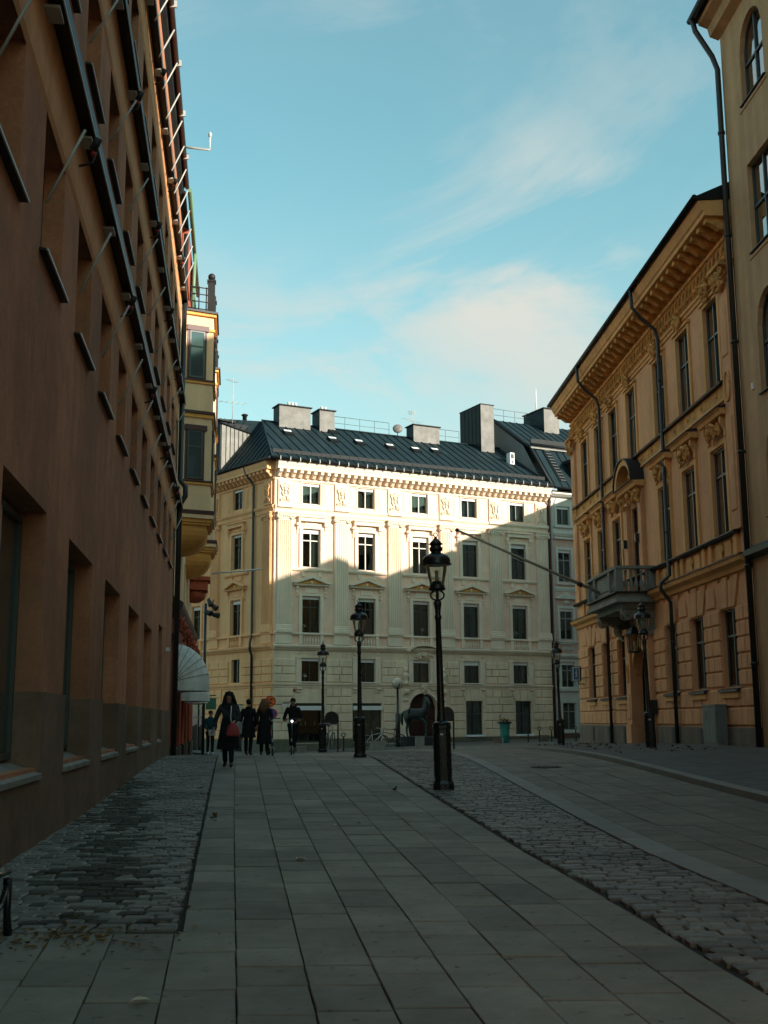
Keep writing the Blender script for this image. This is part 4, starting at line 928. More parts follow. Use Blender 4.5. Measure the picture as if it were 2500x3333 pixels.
def dish(P, x, y, z):
    b = MB(); b.lathe([(.0,.10),(.18,.075),(.30,.02),(.34,-.04),(.335,-.05),(.29,.0),(.17,.055),(0,.08)], 18); d = b.build('satellite_dish', M['chim'], P, (x, y, z), (R(75), R(0), R(-25)))
    b = MB(); b.path([(0,0,0),(.0,.05,-.65)], .025, 6); b.path([(0,0,0),(0,-.35,.0)], .012, 5); b.build('dish_mast', M['roofdark'], P, (x, y, z)); return d
dish(FB, 10.9, 5.3, 20.45)
def antenna(P, x, y, z, h, L1, ang, n=5):
    b = MB(); b.path([(0,0,0),(0,0,h)], .022, 6)
    for zz, l, a in ((h*.45, L1, ang), (h*.92, L1*.55, ang+.5)):
        d = Vector((math.cos(a), math.sin(a), .05)); e = Vector((-d.y, d.x, 0)); o_ = Vector((0,0,zz)); b.path([o_-d*l*.5, o_+d*l*.5], .016, 5)
        for k in range(n): c_ = o_+d*l*(-.45+.9*k/(n-1)); b.path([c_-e*.28, c_+e*.28], .008, 4)
    b.build('tv_antenna', M['steel'], P, (x, y, z))
antenna(FB, -.9, 5.0, 19.4, 3.0, 1.8, .1)
antenna(FB, 12.2, 5.6, 20.7, 1.15, 2.2, .5)
# ---- side wing of the same house (recedes to the left)
SW = bpy.data.objects.new('side_wing', None)
LSW = 13.0; fx, fy = -6.35-math.sin(R(39.3))*LSW, 66+math.cos(R(39.3))*LSW
SB = facade('corner_palace_wing', 'shaded ochre side wing of the cream corner house, with green-black metal-clad attic', 'building', fx, fy, 140.7)
bpy.data.objects.remove(SW)
def q(s): return LSW-s
SWC = [q(3.95), q(8.6)]; SWP = [q(.62), q(6.4), q(11)]
O = M['ochreside']
holes = []
for c in SWC: holes += [(c-.55, c+.55, 13.75, 15.0), (c-.55, c+.55, 10.1, 12.25), (c-.55, c+.55, 6.15, 8.2), (c-.45, c+.45, 3.35, 4.72)]
holes += [(q(5.3), q(3.0), -.9, 2.1), (q(9.6), q(7.4), -1.1, 2.2)]
MB().wall(0, LSW, -1.6, 5.2, [h for h in holes if h[3] < 5], 0, .28).build('ground_wall', O, SB)
MB().wall(0, LSW, 5.2, 16.1, [h for h in holes if h[2] > 5], .0, .22).build('wall', M['ochreside'], SB)
MB().box(0, LSW-.8, .95, 6, -1.4, 16.2).build('rear_volume', M['room'], SB)
_T = T; T = M['ochreside']
mezz_and_ledges(SB, 0, LSW-.0); modillions(SB, .3, LSW-.22, .43)
for x in SWP: pilaster_up(SB, x); 
for x in SWP: MB().box(x-.42, x+.42, -.10, 0, 13.55, 14.98).build('attic_pier', T, SB); inst(cartouche_mesh(T, .62, 1.15), 'cartouche', SB, (x, -.10, 13.68))
for c in SWC:
    upper_bay(SB, c)
    window(SB, c, 13.75, 1.1, 1.25, .18, M['framedark'], True, M['curtain'], trans=0, blind_h=.16)
    window(SB, c, 10.1, 1.1, 2.15, .18, M['framedark'], True, M['curtain'], trans=.7, cside=1, blind_h=.2)
    window(SB, c, 6.15, 1.1, 2.05, .18, M['framedark'], True, M['curtain'], trans=.7, cside=1, blind_h=.2)
    window(SB, c, 3.35, .9, 1.37, .20, M['framedark'], False, None, trans=0)
T = _T
window(SB, q(4.15), -.9, 2.3, 3.0, .22, M['framedark'], False, None, trans=0); window(SB, q(8.5), -1.1, 2.2, 3.3, .22, M['framedark'], False, None, trans=.75)
rust_rows(SB, [(q(2.9), LSW-.05), (q(7.3), q(5.4)), (.1, q(9.7))], GR, O, 6); rust_rows(SB, [(q(3.2), LSW-.05), (q(7.9), q(4.7)), (.1, q(9.3))], MZ, O, 7)
plinth_run(SB, 0, LSW, .06, M['greenplinth'], [(q(5.3), q(3.0)), (q(9.6), q(7.4))])
b = MB(); b.path([(q(2.0),-.14,-.6),(q(2.0),-.14,4.9),(q(1.9),-.34,5.2),(q(1.9),-.34,5.6),(q(2.03),-.14,6.0),(q(2.03),-.14,14.9),(q(2.35),-.5,15.6),(q(2.4),-.62,16.1)], .075, 10); b.build('downpipe', M['pipe'], SB)
# corner edging and left roof
def sl_(s, b_, z): return (q(s), b_, z)      # side-wing coordinates: s from the corner, b inward
b = MB(); b.add([sl_(-.5,-.62,16.12), sl_(5.3,-.62,16.12), sl_(5.2,2.46,19.93)], [(0,1,2)]); b.box(q(13), q(-.45), -.66, -.5, 16.02, 16.16)
ro2 = b.build('roof', M['roof'], SB)
for k in range(9):
    s0 = .1+.58*k; t = min(.98, (s0+.5)/5.7); b = MB(); b.path([sl_(s0,-.60,16.18), sl_(s0,-.62+3.08*t, 16.16+3.81*t)], .03, 4); b.build('seam', M['roofdark'], ro2)
b = MB(); b.path([(q(13),-.70,16.12),(q(-.5),-.70,16.12)], .085, 8); b.build('gutter', M['roofdark'], ro2)
b = MB(); b.add([sl_(5.42,-.35,16.2), sl_(5.42,-.35,19.35), sl_(5.26,1.75,18.95)], [(0,1,2)]); b.add([sl_(5.42,-.35,16.2), sl_(5.42,-.35,19.35), sl_(9,-.3,19.35), sl_(9,-.3,16.2)], [(0,1,2,3)])
cl = b.build('clad_attic_wall', M['clad'], SB)
for k in range(1, 7):
    t = k/7.2; b = MB(); b.path([sl_(5.40-.16*t,-.35+2.1*t,16.25+2.7*t), sl_(5.40-.16*t,-.35+2.1*t,19.33-.4*t)], .02, 4); b.build('seam', M['roofdark'], cl)
b = MB(); b.path([sl_(5.4,-.5,19.42), sl_(5.2,1.85,18.98)], .06, 6); b.build('attic_coping', M['roofdark'], cl)
b = MB(); b.add([sl_(5.4,-.4,19.45), sl_(5.2,1.8,19.02), sl_(5.2,2.46,19.93), sl_(6.6,2.3,20.2), sl_(6.6,0,20.0)], [(0,1,2,3,4)]); b.build('upper_roof', M['roof'], SB)
for k in range(5):
    t = k/5; b = MB(); b.path([sl_(5.38-.16*t,-.35+2.1*t,19.48-.4*t), sl_(6.3-.9*t,.4+2.0*t,20.0-.05*t)], .025, 4); b.build('seam', M['roofdark'], SB)
MB().box(q(6.4), q(5.45), -.45, 2, 16.1, 19.55).build('party_wall', M['roofdark'], SB)
MB().box(q(6.5), q(5.3), -.6, .6, 19.55, 19.66).build('party_wall_coping', M['roofdark'], SB)
b = MB(); b.lathe([(.14,0),(.14,.35),(.22,.4),(.22,.45),(.14,.5)], 8); b.build('roof_vent', M['roofdark'], SB, (q(5.9), 1.6, 19.9))

# ------------------------------------------------------------------ grey-white and pink neighbour
NB = facade('pink_white_house', 'pale grey-white and pink house squeezed between the cream palace and orange building, steep black mansard', 'building',
            -6.35+XR*math.sin(R(63))+.20*math.sin(R(63)), 66+XR*math.cos(R(63))+.20*math.cos(R(63)), 63)
NC = [1.05, 3.6, 6.2]; Gw = M['greywhite']; NLEN = 8
lv = [(13.72,14.95,'greywhite'),(9.95,12.05,'pink'),(6.2,8.2,'pink'),(3.1,4.75,'greywhite'),(.45,2.15,'greywhite')]
holes = [(c-.52, c+.52, a, b_) for c in NC for a, b_, _ in lv]
MB().wall(0, NLEN, -1.2, 5.2, [h for h in holes if h[3] < 5], 0, .2).build('ground_wall', Gw, NB)
MB().wall(0, NLEN, 5.2, 13.2, [h for h in holes if 5 < h[3] < 13], 0, .2).build('wall', M['pink'], NB)
MB().wall(0, NLEN, 13.2, 16.0, [h for h in holes if h[3] > 13.2], 0, .2).build('attic_wall', Gw, NB)
MB().box(0.05, NLEN, .8, 8, -1.2, 16.1).build('rear_volume', M['room'], NB)
MB().cbox(0, NLEN, -.08, 0, -1.2, .2, .02).build('plinth', simple('brown_plinth', (.13,.08,.06), .8), NB)
for z, e in ((5.05,.22),(2.95,.12),(13.05,.16),(9.4,.1),(15.65,.4)): moulding(NB, 'string_course', Gw, 0, NLEN, [(0,z-.12),(-e*.5,z-.08),(-e,z+.06),(-e,z+.16),(0,z+.22)])
for c in NC:
    for i, (a, b_, _) in enumerate(lv):
        window(NB, c, a, 1.04, b_-a, .14, M['framegrey'], i < 4, M['curtain'] if i in (0, 4) else None, trans=.68 if i else 0, blind_h=.18)
        s_ = MB(); s_.box(c-.70, c-.52, -.06, 0, a-.1, b_+.18); s_.box(c+.52, c+.70, -.06, 0, a-.1, b_+.18); s_.box(c-.52, c+.52, -.06, 0, b_, b_+.18); s_.box(c-.76, c+.76, -.13, 0, a-.2, a-.1)
        if i == 1: s_.box(c-.85, c+.85, -.2, 0, b_+.7, b_+.8)
        if i == 2: s_.prism([(c-.85,b_+.62),(c+.85,b_+.62),(c+.85,b_+.68),(c,b_+1.05),(c-.85,b_+.68)], -.2, 0)
        s_.build('window_surround', Gw, NB)
    inst(foliage_mesh(Gw, .5, .28, 31, 12, .06), 'carving', NB, (c, -.03, 8.45))
    for k in range(5): inst(baluster_mesh(.42, .055, Gw), 'baluster', NB, (c-.36+.18*k, -.06, 5.45))
    MB().box(c-.6, c+.6, -.1, 0, 5.9, 5.98).build('balcony_rail_course', Gw, NB)
rust_rows(NB, [(.05, .33), (1.78, 2.85), (4.35, 5.45)], GR[1:], Gw, 9, .04, .5)
# mansard roof with gable wall on its left edge
def P2(x, t): return [(x,-.5,16.05),(x,2.0,19.3),(x,2.75,19.75),(x,6.6,22.3),(x,6.6,22.3)][t]
b = MB(); b.add([P2(0,0),P2(NLEN,0),P2(NLEN,1),P2(0,1)], [(0,1,2,3)]); b.add([P2(0,1),P2(NLEN,1),P2(NLEN,2),P2(0,2)], [(0,1,2,3)]); b.add([P2(0,2),P2(NLEN,2),P2(NLEN,3),P2(0,3)], [(0,1,2,3)]); b.add([P2(0,3),P2(NLEN,3),(NLEN,12,19),(0,12,19)], [(0,1,2,3)]); ro = b.build('roof', M['roof'], NB)
for k in range(14):
    x = .25+k*.58; b = MB()
    b.path([Vector(P2(x,0))+Vector((0,-.02,.03)), Vector(P2(x,1))+Vector((0,-.02,.03))], .025, 4); b.path([Vector(P2(x,2))+Vector((0,0,.03)), Vector(P2(x,3))+Vector((0,0,.03))], .025, 4); b.build('seam', M['roofdark'], ro)
MB().add([(-.04,-.4,16.1),(-.04,1.14,17.3),(-.04,2.8,19.6),(-.04,6.5,22.1),(-.04,6.5,19.6),(-.04,3,18.2),(-.04,1.0,17.0)], [(0,1,2,3,4,5,6)]).build('gable_wall', M['gable'], ro)
b = MB(); pp = [Vector(P2(-.06,i))+Vector((0,-.03,.04)) for i in range(4)]; b.path(pp, .10, 6); b.build('verge', M['roofdark'], ro)
b = MB(); b.path([(0,1.9,19.5),(NLEN,1.9,19.5)], .10, 6); b.box(0, NLEN, 1.9, 2.0, 19.35, 19.9); b.build('snow_guard', M['roofdark'], ro); MB().box(-.1, NLEN, 1.78, 1.86, 19.2, 19.3).build('pale_flashing', M['clad'], ro)
lad = MB()
for s in (-.18, .18): lad.path([(1.15+s,-.1,16.65),(1.15+s,1.75,19.1)], .025, 4)
for k in range(11): lad.box(.95, 1.35, -.1+k*.18, -.02+k*.18, 16.70+k*.238, 16.75+k*.238)
lad.build('roof_ladder', M['ledge'], ro)
b = MB(); b.path([(0,-.62,16.05),(NLEN,-.62,16.05)], .08, 8); b.build('gutter', M['roofdark'], ro)
dm = MB().box(2.1, 3.5, -.1, 2.0, 16.4, 18.1).build('dormer', M['roofdark'], NB)
MB().prism([(2.0,18.1),(3.6,18.1),(3.5,18.35),(2.8,18.6),(2.1,18.35)], -.2, 2.2).build('dormer_roof', M['roofdark'], dm)
MB().box(2.2,3.4,-.14,-.1,16.5,18.05).build('dormer_front', Gw, dm); window(NB, 2.8, 16.7, .8, 1.2, -.15, M['white'], False, None)
chimney(NB, 3.6, 4.9, 5.4, 8.0, 19.5, 23.3, M['chim'], 0, .1, side=M['roof'])
b = MB(); b.path([(4.0,6.9,23.3),(4.0,6.9,25.2)], .06, 6, .02); b.build('white_mast', M['white'], ro)
rl = MB()
for k in range(5): rl.path([(.1+k*.95,6.8,22.3),(.1+k*.95,6.8,23.2)], .016, 5)
for z in (22.75, 23.2): rl.path([(.1,6.8,z),(3.9,6.8,z)], .016, 5)
rl.build('roof_railing', M['framegreen'], NB)
vent = MB(); vent.box(-1.35,-1.0,2.45,2.9,18.1,18.9); vo = vent.build('roof_vent_box', M['white'], NB); MB().box(-1.29,-1.06,2.43,2.45,18.5,18.8).build('vent_opening', M['ledge'], vo); MB().box(-1.25,-1.1,2.43,2.45,18.2,18.32).build('vent_opening', M['ledge'], vo)

# ------------------------------------------------------------------ orange building on the right
RLEN = 21.3
ro_ = R(-2.72); OX, OY = 9.518+math.sin(ro_)*RLEN, 29.723+math.cos(ro_)*RLEN
OB = facade('orange_palace', 'orange stucco building with stone balcony, carved window heads and heavy bracketed cornice', 'building', OX, OY, 177.28)
def q(s): return RLEN-s
OT = M['orange_trim']; OO = M['orange_orn']
RC = [2.0, 4.7, 7.35, 10.95, 13.65, 16.15, 18.7]; W2 = 1.22
holes = []
for i, s_ in enumerate(RC):
    c = q(s_)
    if i != 3: holes.append((c-.62, c+.62, 1.97, 4.08))
    holes.append((c-W2/2, c+W2/2, 6.12 if i != 3 else 5.55, 8.58)); holes.append((c-W2/2, c+W2/2, 10.36, 12.9))
holes.append((q(10.95)-.95, q(10.95)+.95, -.6, 3.6, .95))
MB().wall(0, RLEN, -1.2, 5.1, [h for h in holes if h[2] < 5], 0, .22).build('ground_wall', M['orange'], OB)
MB().wall(0, RLEN, 5.1, 15.0, [h for h in holes if h[2] > 5], 0, .2).build('wall', M['orange'], OB)
MB().box(.05, RLEN-.05, .9, 9, -1.2, 15.0).build('rear_volume', M['room'], OB)
MB().add([(0,0,-1.2),(0,9,-1.2),(0,9,15),(0,0,15)], [(0,1,2,3)]).build('end_wall', M['orange'], OB)
dc = q(10.95)
for a, c_ in ((0, dc-1.55), (dc+1.55, RLEN)): MB().cbox(a, c_, -.09, 0, -1.2, .90, .02).build('plinth', M['rplinth'], OB)
for s_ in (18.6, 15.9, 13.5, 7.4, 4.6): MB().box(q(s_)-.14, q(s_)+.14, -.10, -.08, .25, .85).build('cellar_grille', M['ledge'], OB)
# stones
ORW = [(.93,1.43),(1.43,1.93),(1.97,2.40),(2.40,2.83),(2.83,3.26),(3.26,3.69),(3.69,4.10)]
rnd = random.Random(21)
gh = sorted([q(s_) for i, s_ in enumerate(RC) if i != 3])
edges = [0.05]
runs_full = [(.05, dc-1.55), (dc+1.55, RLEN-.05)]
runs_w = []; px = .05
for c in gh+[None]:
    if c is None: break
    if px < dc-1.55 < c: runs_w.append((px, dc-1.55)); px = dc+1.55
    runs_w.append((px, c-.64)); px = c+.64
runs_w.append((px, RLEN-.05))
rust_rows(OB, runs_full, ORW[:2], M['orange'], 5, .06, .8); rust_rows(OB, runs_w, ORW[2:], M['orange'], 8, .06, .75)
for c in gh:      # flared voussoirs above every ground window
    for k in range(5):
        a0, a1 = -.80+.32*k, -.48+.32*k; f = 1.35 if k != 2 else 1.45
        MB().prism([(c+a0*.80+.012,4.12),(c+a1*.80-.012,4.12),(c+a1*f*.95-.012,4.86 if k % 2 else 4.95),(c+a0*f*.95+.012,4.86 if k % 2 else 4.95)], -.075 if k == 2 else -.055, 0).build('voussoir', M['orange'], OB)
    MB().prof([(.1,1.97),(-.16,1.90),(-.17,1.84),(0,1.84)], c-.75, c+.75).build('sill_flashing', M['ledge'], OB); MB().box(c-.70, c+.70, -.12, 0, 1.68, 1.83).build('sill', OT, OB)
    window(OB, c, 1.97, 1.24, 2.11, .17, M['framegreen'], False, None, trans=.66)
for a, b_ in zip([0]+gh, gh+[RLEN]):
    if b_-a > 2 and not (a < dc < b_): m_ = (a+b_)/2; MB().cbox(m_-.40, m_+.40, -.05, 0, 4.20, 4.80, .03).build('wall_panel', M['orange'], OB)
# string course under piano nobile
moulding(OB, 'string_course', OT, -.05, RLEN, [(0,4.98),(-.10,5.0),(-.14,5.12),(-.30,5.20),(-.34,5.32),(0,5.34)])
MB().prof([(0,5.34),(-.37,5.325),(-.37,5.35),(0,5.44)], -.08, RLEN+.02).build('course_flashing', M['ledge'], OB)
MB().prof([(0,6.0),(-.16,6.0),(-.20,6.06),(-.20,6.09),(0,6.13)], -.03, RLEN-.7).build('sill_flashing', M['ledge'], OB)
for i, s_ in enumerate(RC):
    c = q(s_); D_ = .11
    window(OB, c, 6.12 if i != 3 else 5.55, W2, 2.46 if i != 3 else 3.03, D_, M['framedark'], False, None, trans=.70, pane_mat=M['glass_r'] if i < 3 else None)
    window(OB, c, 10.36, W2, 2.54, D_, M['framedark'], False, M['curtain'], trans=.62, pane_mat=M['glass_r'] if i < 4 else None)
    a = W2/2
    if i != 3:
        for s2 in (-.36, .36): MB().cbox(c+s2-.26, c+s2+.26, -.05, 0, 5.48, 5.94, .02).build('apron_panel', OT, OB)
        MB().ball((c,-.06,5.72), (.10,.06,.14), 8, 6).build('rosette', OO, OB)
        for s2 in (-1, 1): MB().cbox(c+s2*1.05-.13, c+s2*1.05+.13, -.09, 0, 5.44, 6.0, .02).build('pedestal', OT, OB)
        # surround, carved overdoor and hood with black flashing
        b = MB(); b.box(c-a-.17, c-a, -.06, 0, 6.13, 8.76); b.box(c+a, c+a+.17, -.06, 0, 6.13, 8.76); b.box(c-a, c+a, -.06, 0, 8.62, 8.76); b.build('window_surround', OT, OB)
        inst(foliage_mesh(OO, 1.0, .58, 40+i, 30, .20), 'carving', OB, (c, -.06, 8.74))
        for s2 in (-1, 1): inst(console_mesh(OT, .60, .20, .14), 'console', OB, (c+s2*(a+.12), 0, 8.74))
        moulding(OB, 'window_hood', OT, c-a-.38, c+a+.38, [(0,9.34),(-.24,9.36),(-.27,9.46),(-.36,9.52),(0,9.54)])
        MB().prof([(0,9.54),(-.39,9.525),(-.39,9.55),(0,9.66)], c-a-.41, c+a+.41).build('hood_flashing', M['ledge'], OB)
    b = MB(); b.box(c-a-.15, c-a, -.055, 0, 10.36, 13.0); b.box(c+a, c+a+.15, -.055, 0, 10.36, 13.0); b.box(c-a, c+a, -.055, 0, 12.90, 13.0); b.box(c-a-.20, c+a+.20, -.11, -.0, 13.0, 13.08); b.build('window_surround', OT, OB)
    inst(foliage_mesh(OO, .50, .55, 70+i, 16, .16), 'keystone_carving', OB, (c, -.08, 12.92))
# sill band of the upper floor
MB().box(.5, RLEN-1.15, -.05, 0, 9.86, 10.24).build('ornamental_band', OO, OB)
moulding(OB, 'string_course', OT, .4, RLEN-1.1, [(0,9.76),(-.08,9.78),(-.08,9.85),(0,9.87)])
MB().prof([(0,10.25),(-.17,10.25),(-.19,10.30),(0,10.36)], .4, RLEN-1.1).build('sill_flashing', M['ledge'], OB)
x = .9
while x < RLEN-1.2: MB().ball((x,-.06,10.05), (.05,.04,.07), 6, 5).build('rosette', OO, OB); x += 1.33
# end pilasters with corinthian capitals
for c, w in ((.48, .72), (RLEN-.72, .70)):
    b = MB(); b.box(c-w/2, c+w/2, -.10, 0, 6.1, 12.9); b.cbox(c-w/2+.12, c+w/2-.12, -.13, -.098, 10.9, 12.3, .03); b.cbox(c-w/2+.12, c+w/2-.12, -.13, -.098, 6.6, 9.2, .03); b.build('pilaster', M['orange'], OB)
    r_ = MB(); r_.path([(c+.22*math.cos(t*PI/10), -.12, 10.05+.42*math.sin(t*PI/10)) for t in range(21)], .035, 6); r_.build('oval_medallion', OT, OB)
    inst(foliage_mesh(OO, .8, .55, 91, 34, .18), 'capital', OB, (c, -.12, 12.75))
    b = MB(); 
    for s2 in (-1, 1): b.spiral(c+s2*.36, -.26, 13.22, .16, 1.8, .035, s2, PI*.6)
    b.box(c-.48, c+.48, -.34, 0, 13.36, 13.46); b.build('capital_scrolls', OO, OB)
# entablature
moulding(OB, 'architrave', OT, 0, RLEN, [(0,13.20),(-.05,13.22),(-.06,13.30),(-.11,13.33),(-.12,13.40),(-.16,13.43),(0,13.46)])
fz = cached('friezeleaf', lambda: (lambda b: (b.path([(-.16,-.03,.05),(-.05,-.09,.22),(.02,-.11,.42),(.12,-.07,.58)], [.035,.06,.05,.02], 6), b.path([(.16,-.03,.05),(.08,-.07,.2),(.14,-.06,.36)], [.03,.045,.015], 6), b.ball((-.10,-.05,.48), (.07,.04,.07), 6, 4), b.ball((.02,-.08,.16), (.05,.04,.06), 6, 4), b)[-1].mesh('frieze_leaf', OO))(MB()))
x = .2
while x < RLEN-.1: inst(fz, 'frieze_leaf', OB, (x, 0, 13.50)); x += .36
moulding(OB, 'bead_course', OO, 0, RLEN, [(0,14.14),(-.08,14.16),(-.10,14.24),(0,14.30)])
modillions(OB, .25, RLEN-.2, .585, 0, 14.30, .34, .66, .22, OO)
moulding(OB, 'cornice', M['orange_trim'], -.0, RLEN+.05, [(0,14.64),(-.74,14.645),(-.75,14.76),(-.80,14.80),(-.88,14.98),(-.90,15.06),(0,15.12)])
MB().prof([(0,15.13),(-.93,15.07),(-.95,15.10),(-.93,15.20),(5,17.9),(5,17.7)], -.05, RLEN+.08).build('roof', M['roofdark'], OB)
MB().add([(RLEN,-.9,15.1),(RLEN,9,15.1),(RLEN,5,17.8)], [(0,1,2)]).build('roof_end', M['roofdark'], OB)
b = MB(); b.path([(-.05,-1.0,15.15),(RLEN+.1,-1.0,15.15)], .075, 8); b.build('gutter', M['roofdark'], OB)
for s_ in (6.75, 15.2):
    b = MB(); b.path([(q(s_),-1.0,15.1),(q(s_),-.98,14.5),(q(s_),-.72,14.15),(q(s_),-.25,13.75),(q(s_),-.17,13.4),(q(s_),-.17,5.6),(q(s_),-.46,5.35),(q(s_),-.46,5.15),(q(s_),-.17,4.75),(q(s_),-.17,.1)], .062, 8)
    for z in (12, 9.2, 7, 3.5, 1.5): b.lathe([(.08,-.03),(.08,.03)], 8, (q(s_), -.17, z))
    b.build('downpipe', M['pipe'], OB)
# portal, balcony
for s2 in (-1, 1):
    x = dc+s2*1.25; b = MB(); b.box(x-.30, x+.30, -.22, 0, -.8, 4.3); b.cbox(x-.18, x+.18, -.25, -.218, 1.1, 2.0, .03); b.box(x-.34, x+.34, -.28, 0, -.8, .95); b.box(x-.34, x+.34, -.30, 0, 4.1, 4.3); b.build('portal_pilaster', M['orange'], OB)
    r_ = MB(); r_.path([(x+.13*math.cos(t*PI/10), -.235, 2.75+.32*math.sin(t*PI/10)) for t in range(21)], .03, 6); r_.build('oval_medallion', OT, OB)
b = MB(); K = 14
for k in range(K):
    a0, a1 = PI*k/K, PI*(k+1)/K; f = lambda a, e: (dc-(.95+e)*math.cos(a), 2.65+(.95+e)*math.sin(a)); b.prism([f(a0,0), f(a1,0), f(a1,.2), f(a0,.2)], -.14, 0)
b.build('arch_moulding', OT, OB)
do = MB().box(dc-.95, dc+.95, .30, .38, -.6, 3.6).build('entrance_door', M['door'], OB)
for s2 in (-1, 1):
    for z0, z1 in ((-.2,.7),(.85,1.7),(1.85,2.6)): MB().cbox(dc+s2*.46-.33, dc+s2*.46+.33, .26, .305, z0, z1, .03).build('door_panel', M['door'], do)
MB().box(dc+1.62, dc+1.80, -.30, -.06, 1.3, 1.75).build('letter_box', M['ledge'], OB)
BQ = M['balc']; b0, b1 = q(13.2), q(9.0); E_ = 1.22
bal = MB().box(b0-.15, b1+.15, -E_-.15, 0, 4.98, 5.12).build('balcony', BQ, OB)
MB().box(b0-.06, b1+.06, -E_-.06, 0, 5.125, 5.28).build('balcony_floor', BQ, bal); MB().box(b0-.20, b1+.20, -E_-.20, 0, 5.285, 5.33).build('floor_flashing', M['ledge'], bal)
MB().box(b0+.2, b1-.2, -E_+.15, 0, 4.78, 4.975).build('soffit', BQ, bal)
def post(x, y, nm='balcony_post'): MB().box(x-.12, x+.12, y-.12, y+.12, 5.33, 6.10).build(nm, BQ, bal); MB().cbox(x-.08, x+.08, y-.135, y-.118, 5.45, 6.0, .01).build('post_panel', BQ, bal)
for x in (b0+.02, b0+1.0, b1-1.0, b1-.02): post(x, -E_)
for x in (b0+.02, b1-.02): post(x, -.10)
MB().box(b0+1.12, b1-1.12, -E_-.02, -E_+.05, 5.40, 6.08).build('parapet_panel', BQ, bal); MB().cbox(b0+1.25, b1-1.25, -E_-.05, -E_-.018, 5.50, 5.98, .03).build('parapet_panel', BQ, bal)
for x in (b0+.30, b0+.53, b0+.76, b1-.30, b1-.53, b1-.76): inst(baluster_mesh(.72, .075, BQ, 12), 'baluster', bal, (x, -E_, 5.34))
for xx in (b0+.02, b1-.02):
    for k in range(5): inst(baluster_mesh(.72, .075, BQ, 12), 'baluster', bal, (xx, -.28-.175*k, 5.34))
b = MB(); b.box(b0-.13, b1+.13, -E_-.14, -E_+.14, 6.10, 6.20); b.box(b0-.13, b0+.16, -E_+.14, 0, 6.10, 6.20); b.box(b1-.16, b1+.13, -E_+.14, 0, 6.10, 6.20); b.build('handrail', BQ, bal)
for x in (b0+.45, b1-.45):
    b = MB(); b.prof([(0,3.9),(-.22,3.92),(-.34,4.1),(-.36,4.35),(-.8,4.55),(-1.05,4.62),(-1.1,4.77),(0,4.77)], x-.17, x+.17)
    for s2 in (-1, 1):
        pts = [(x+s2*.18, -.9+.17*(1-t/24*.7)*math.cos(t*.5), 4.55+.17*(1-t/24*.7)*math.sin(t*.5)) for t in range(24)]; b.path(pts, .03, 5)
        pts = [(x+s2*.18, -.26+.22*(1-t/24*.7)*math.cos(t*.5+2), 4.28+.22*(1-t/24*.7)*math.sin(t*.5+2)) for t in range(24)]; b.path(pts, .035, 5)
    b.build('balcony_console', BQ, bal)
c = dc; 
for s2 in (-1, 1):
    x = c+s2*.95; b = MB(); b.box(x-.20, x+.20, -.16, 0, 5.34, 8.75); b.build('portal_pilaster', M['orange'], OB); inst(foliage_mesh(OO, .45, .45, 55, 18, .16), 'capital', OB, (x, -.14, 8.6))
inst(foliage_mesh(OO, 1.1, .6, 57, 30, .22), 'carving', OB, (c, -.06, 8.62))
moulding(OB, 'window_hood', OT, c-1.3, c+1.3, [(0,9.10),(-.34,9.14),(-.38,9.24),(-.46,9.30),(0,9.32)])
b = MB(); K = 14; fl = MB()
for k in range(K):
    a0, a1 = PI*k/K, PI*(k+1)/K; f = lambda a, e: (c-(1.0+e)*math.cos(a), 9.34+(.72+e)*math.sin(a)); b.prism([f(a0,0), f(a1,0), f(a1,.20), f(a0,.20)], -.46, 0); fl.prism([f(a0,.205), f(a1,.205), f(a1,.26), f(a0,.26)], -.52, 0)
b.build('segmental_pediment', OT, OB); fl.build('pediment_flashing', M['ledge'], OB); MB().box(c-1.3, c+1.3, -.50, 0, 9.322, 9.338).build('hood_flashing', M['ledge'], OB)
inst(foliage_mesh(OO, 1.1, .5, 58, 24, .14), 'tympanum_carving', OB, (c, -.02, 9.38))
for s2 in (-1, 1): MB().box(c-s2*0+s2*.82-.10, c+s2*.82+.02, -.30, -.17, 7.2, 7.5).build('wall_lamp', M['black'], OB)
hw = thing('flagpole', 'long bare olive-painted flagpole sticking out from the grey stone balcony', 'flagpole', (0,0,0)); 
fp = MB(); A0, A1 = Vector((7.95, 41.2, 5.45)), Vector((2.72, 42.6, 8.1)); fp.path([A0, A1], .062, 10, .040); fp.build('pole', M['polewood'], hw)
fp = MB(); fp.ball(A1, .075, 10, 7); fp.build('finial', M['black'], hw); fp = MB(); fp.path([A0+(A1-A0)*.16-Vector((0,0,.01)), A0+(A1-A0)*.19-Vector((0,0,.01))], .085, 10); fp.build('clamp', M['ledge'], hw)
fp = MB(); fp.path([A0+Vector((0,-.02,-.04)), (A0+A1)/2+Vector((0,-.05,-.13)), A1+Vector((0,0,-.06))], .008, 4); fp.build('halyard', M['white'], hw)
for k, (dx_, z) in enumerate(((0,6.7),(1.4,6.45))):
    fp = MB(); fp.path([A0+(A1-A0)*.24, (8.6, 43.5+dx_*1.6, z)], .007, 4); fp.build('stay_wire', M['steel'], hw)
ln = thing('hanging_lantern', 'black iron glazed lantern hanging beneath the stone balcony by the doorway', 'lantern', (8.52, 39.75, 3.35))
b = MB(); b.lathe([(.20,0),(.22,.02),(.22,.05),(.20,.06)], 6, smooth=False); b.lathe([(.27,.62),(.27,.65),(.12,.86),(.05,.90),(.05,1.0)], 6, smooth=False); 
for k in range(6): a = k*PI/3; b.path([(.20*math.cos(a),.20*math.sin(a),.05),(.26*math.cos(a),.26*math.sin(a),.63)], .013, 5)
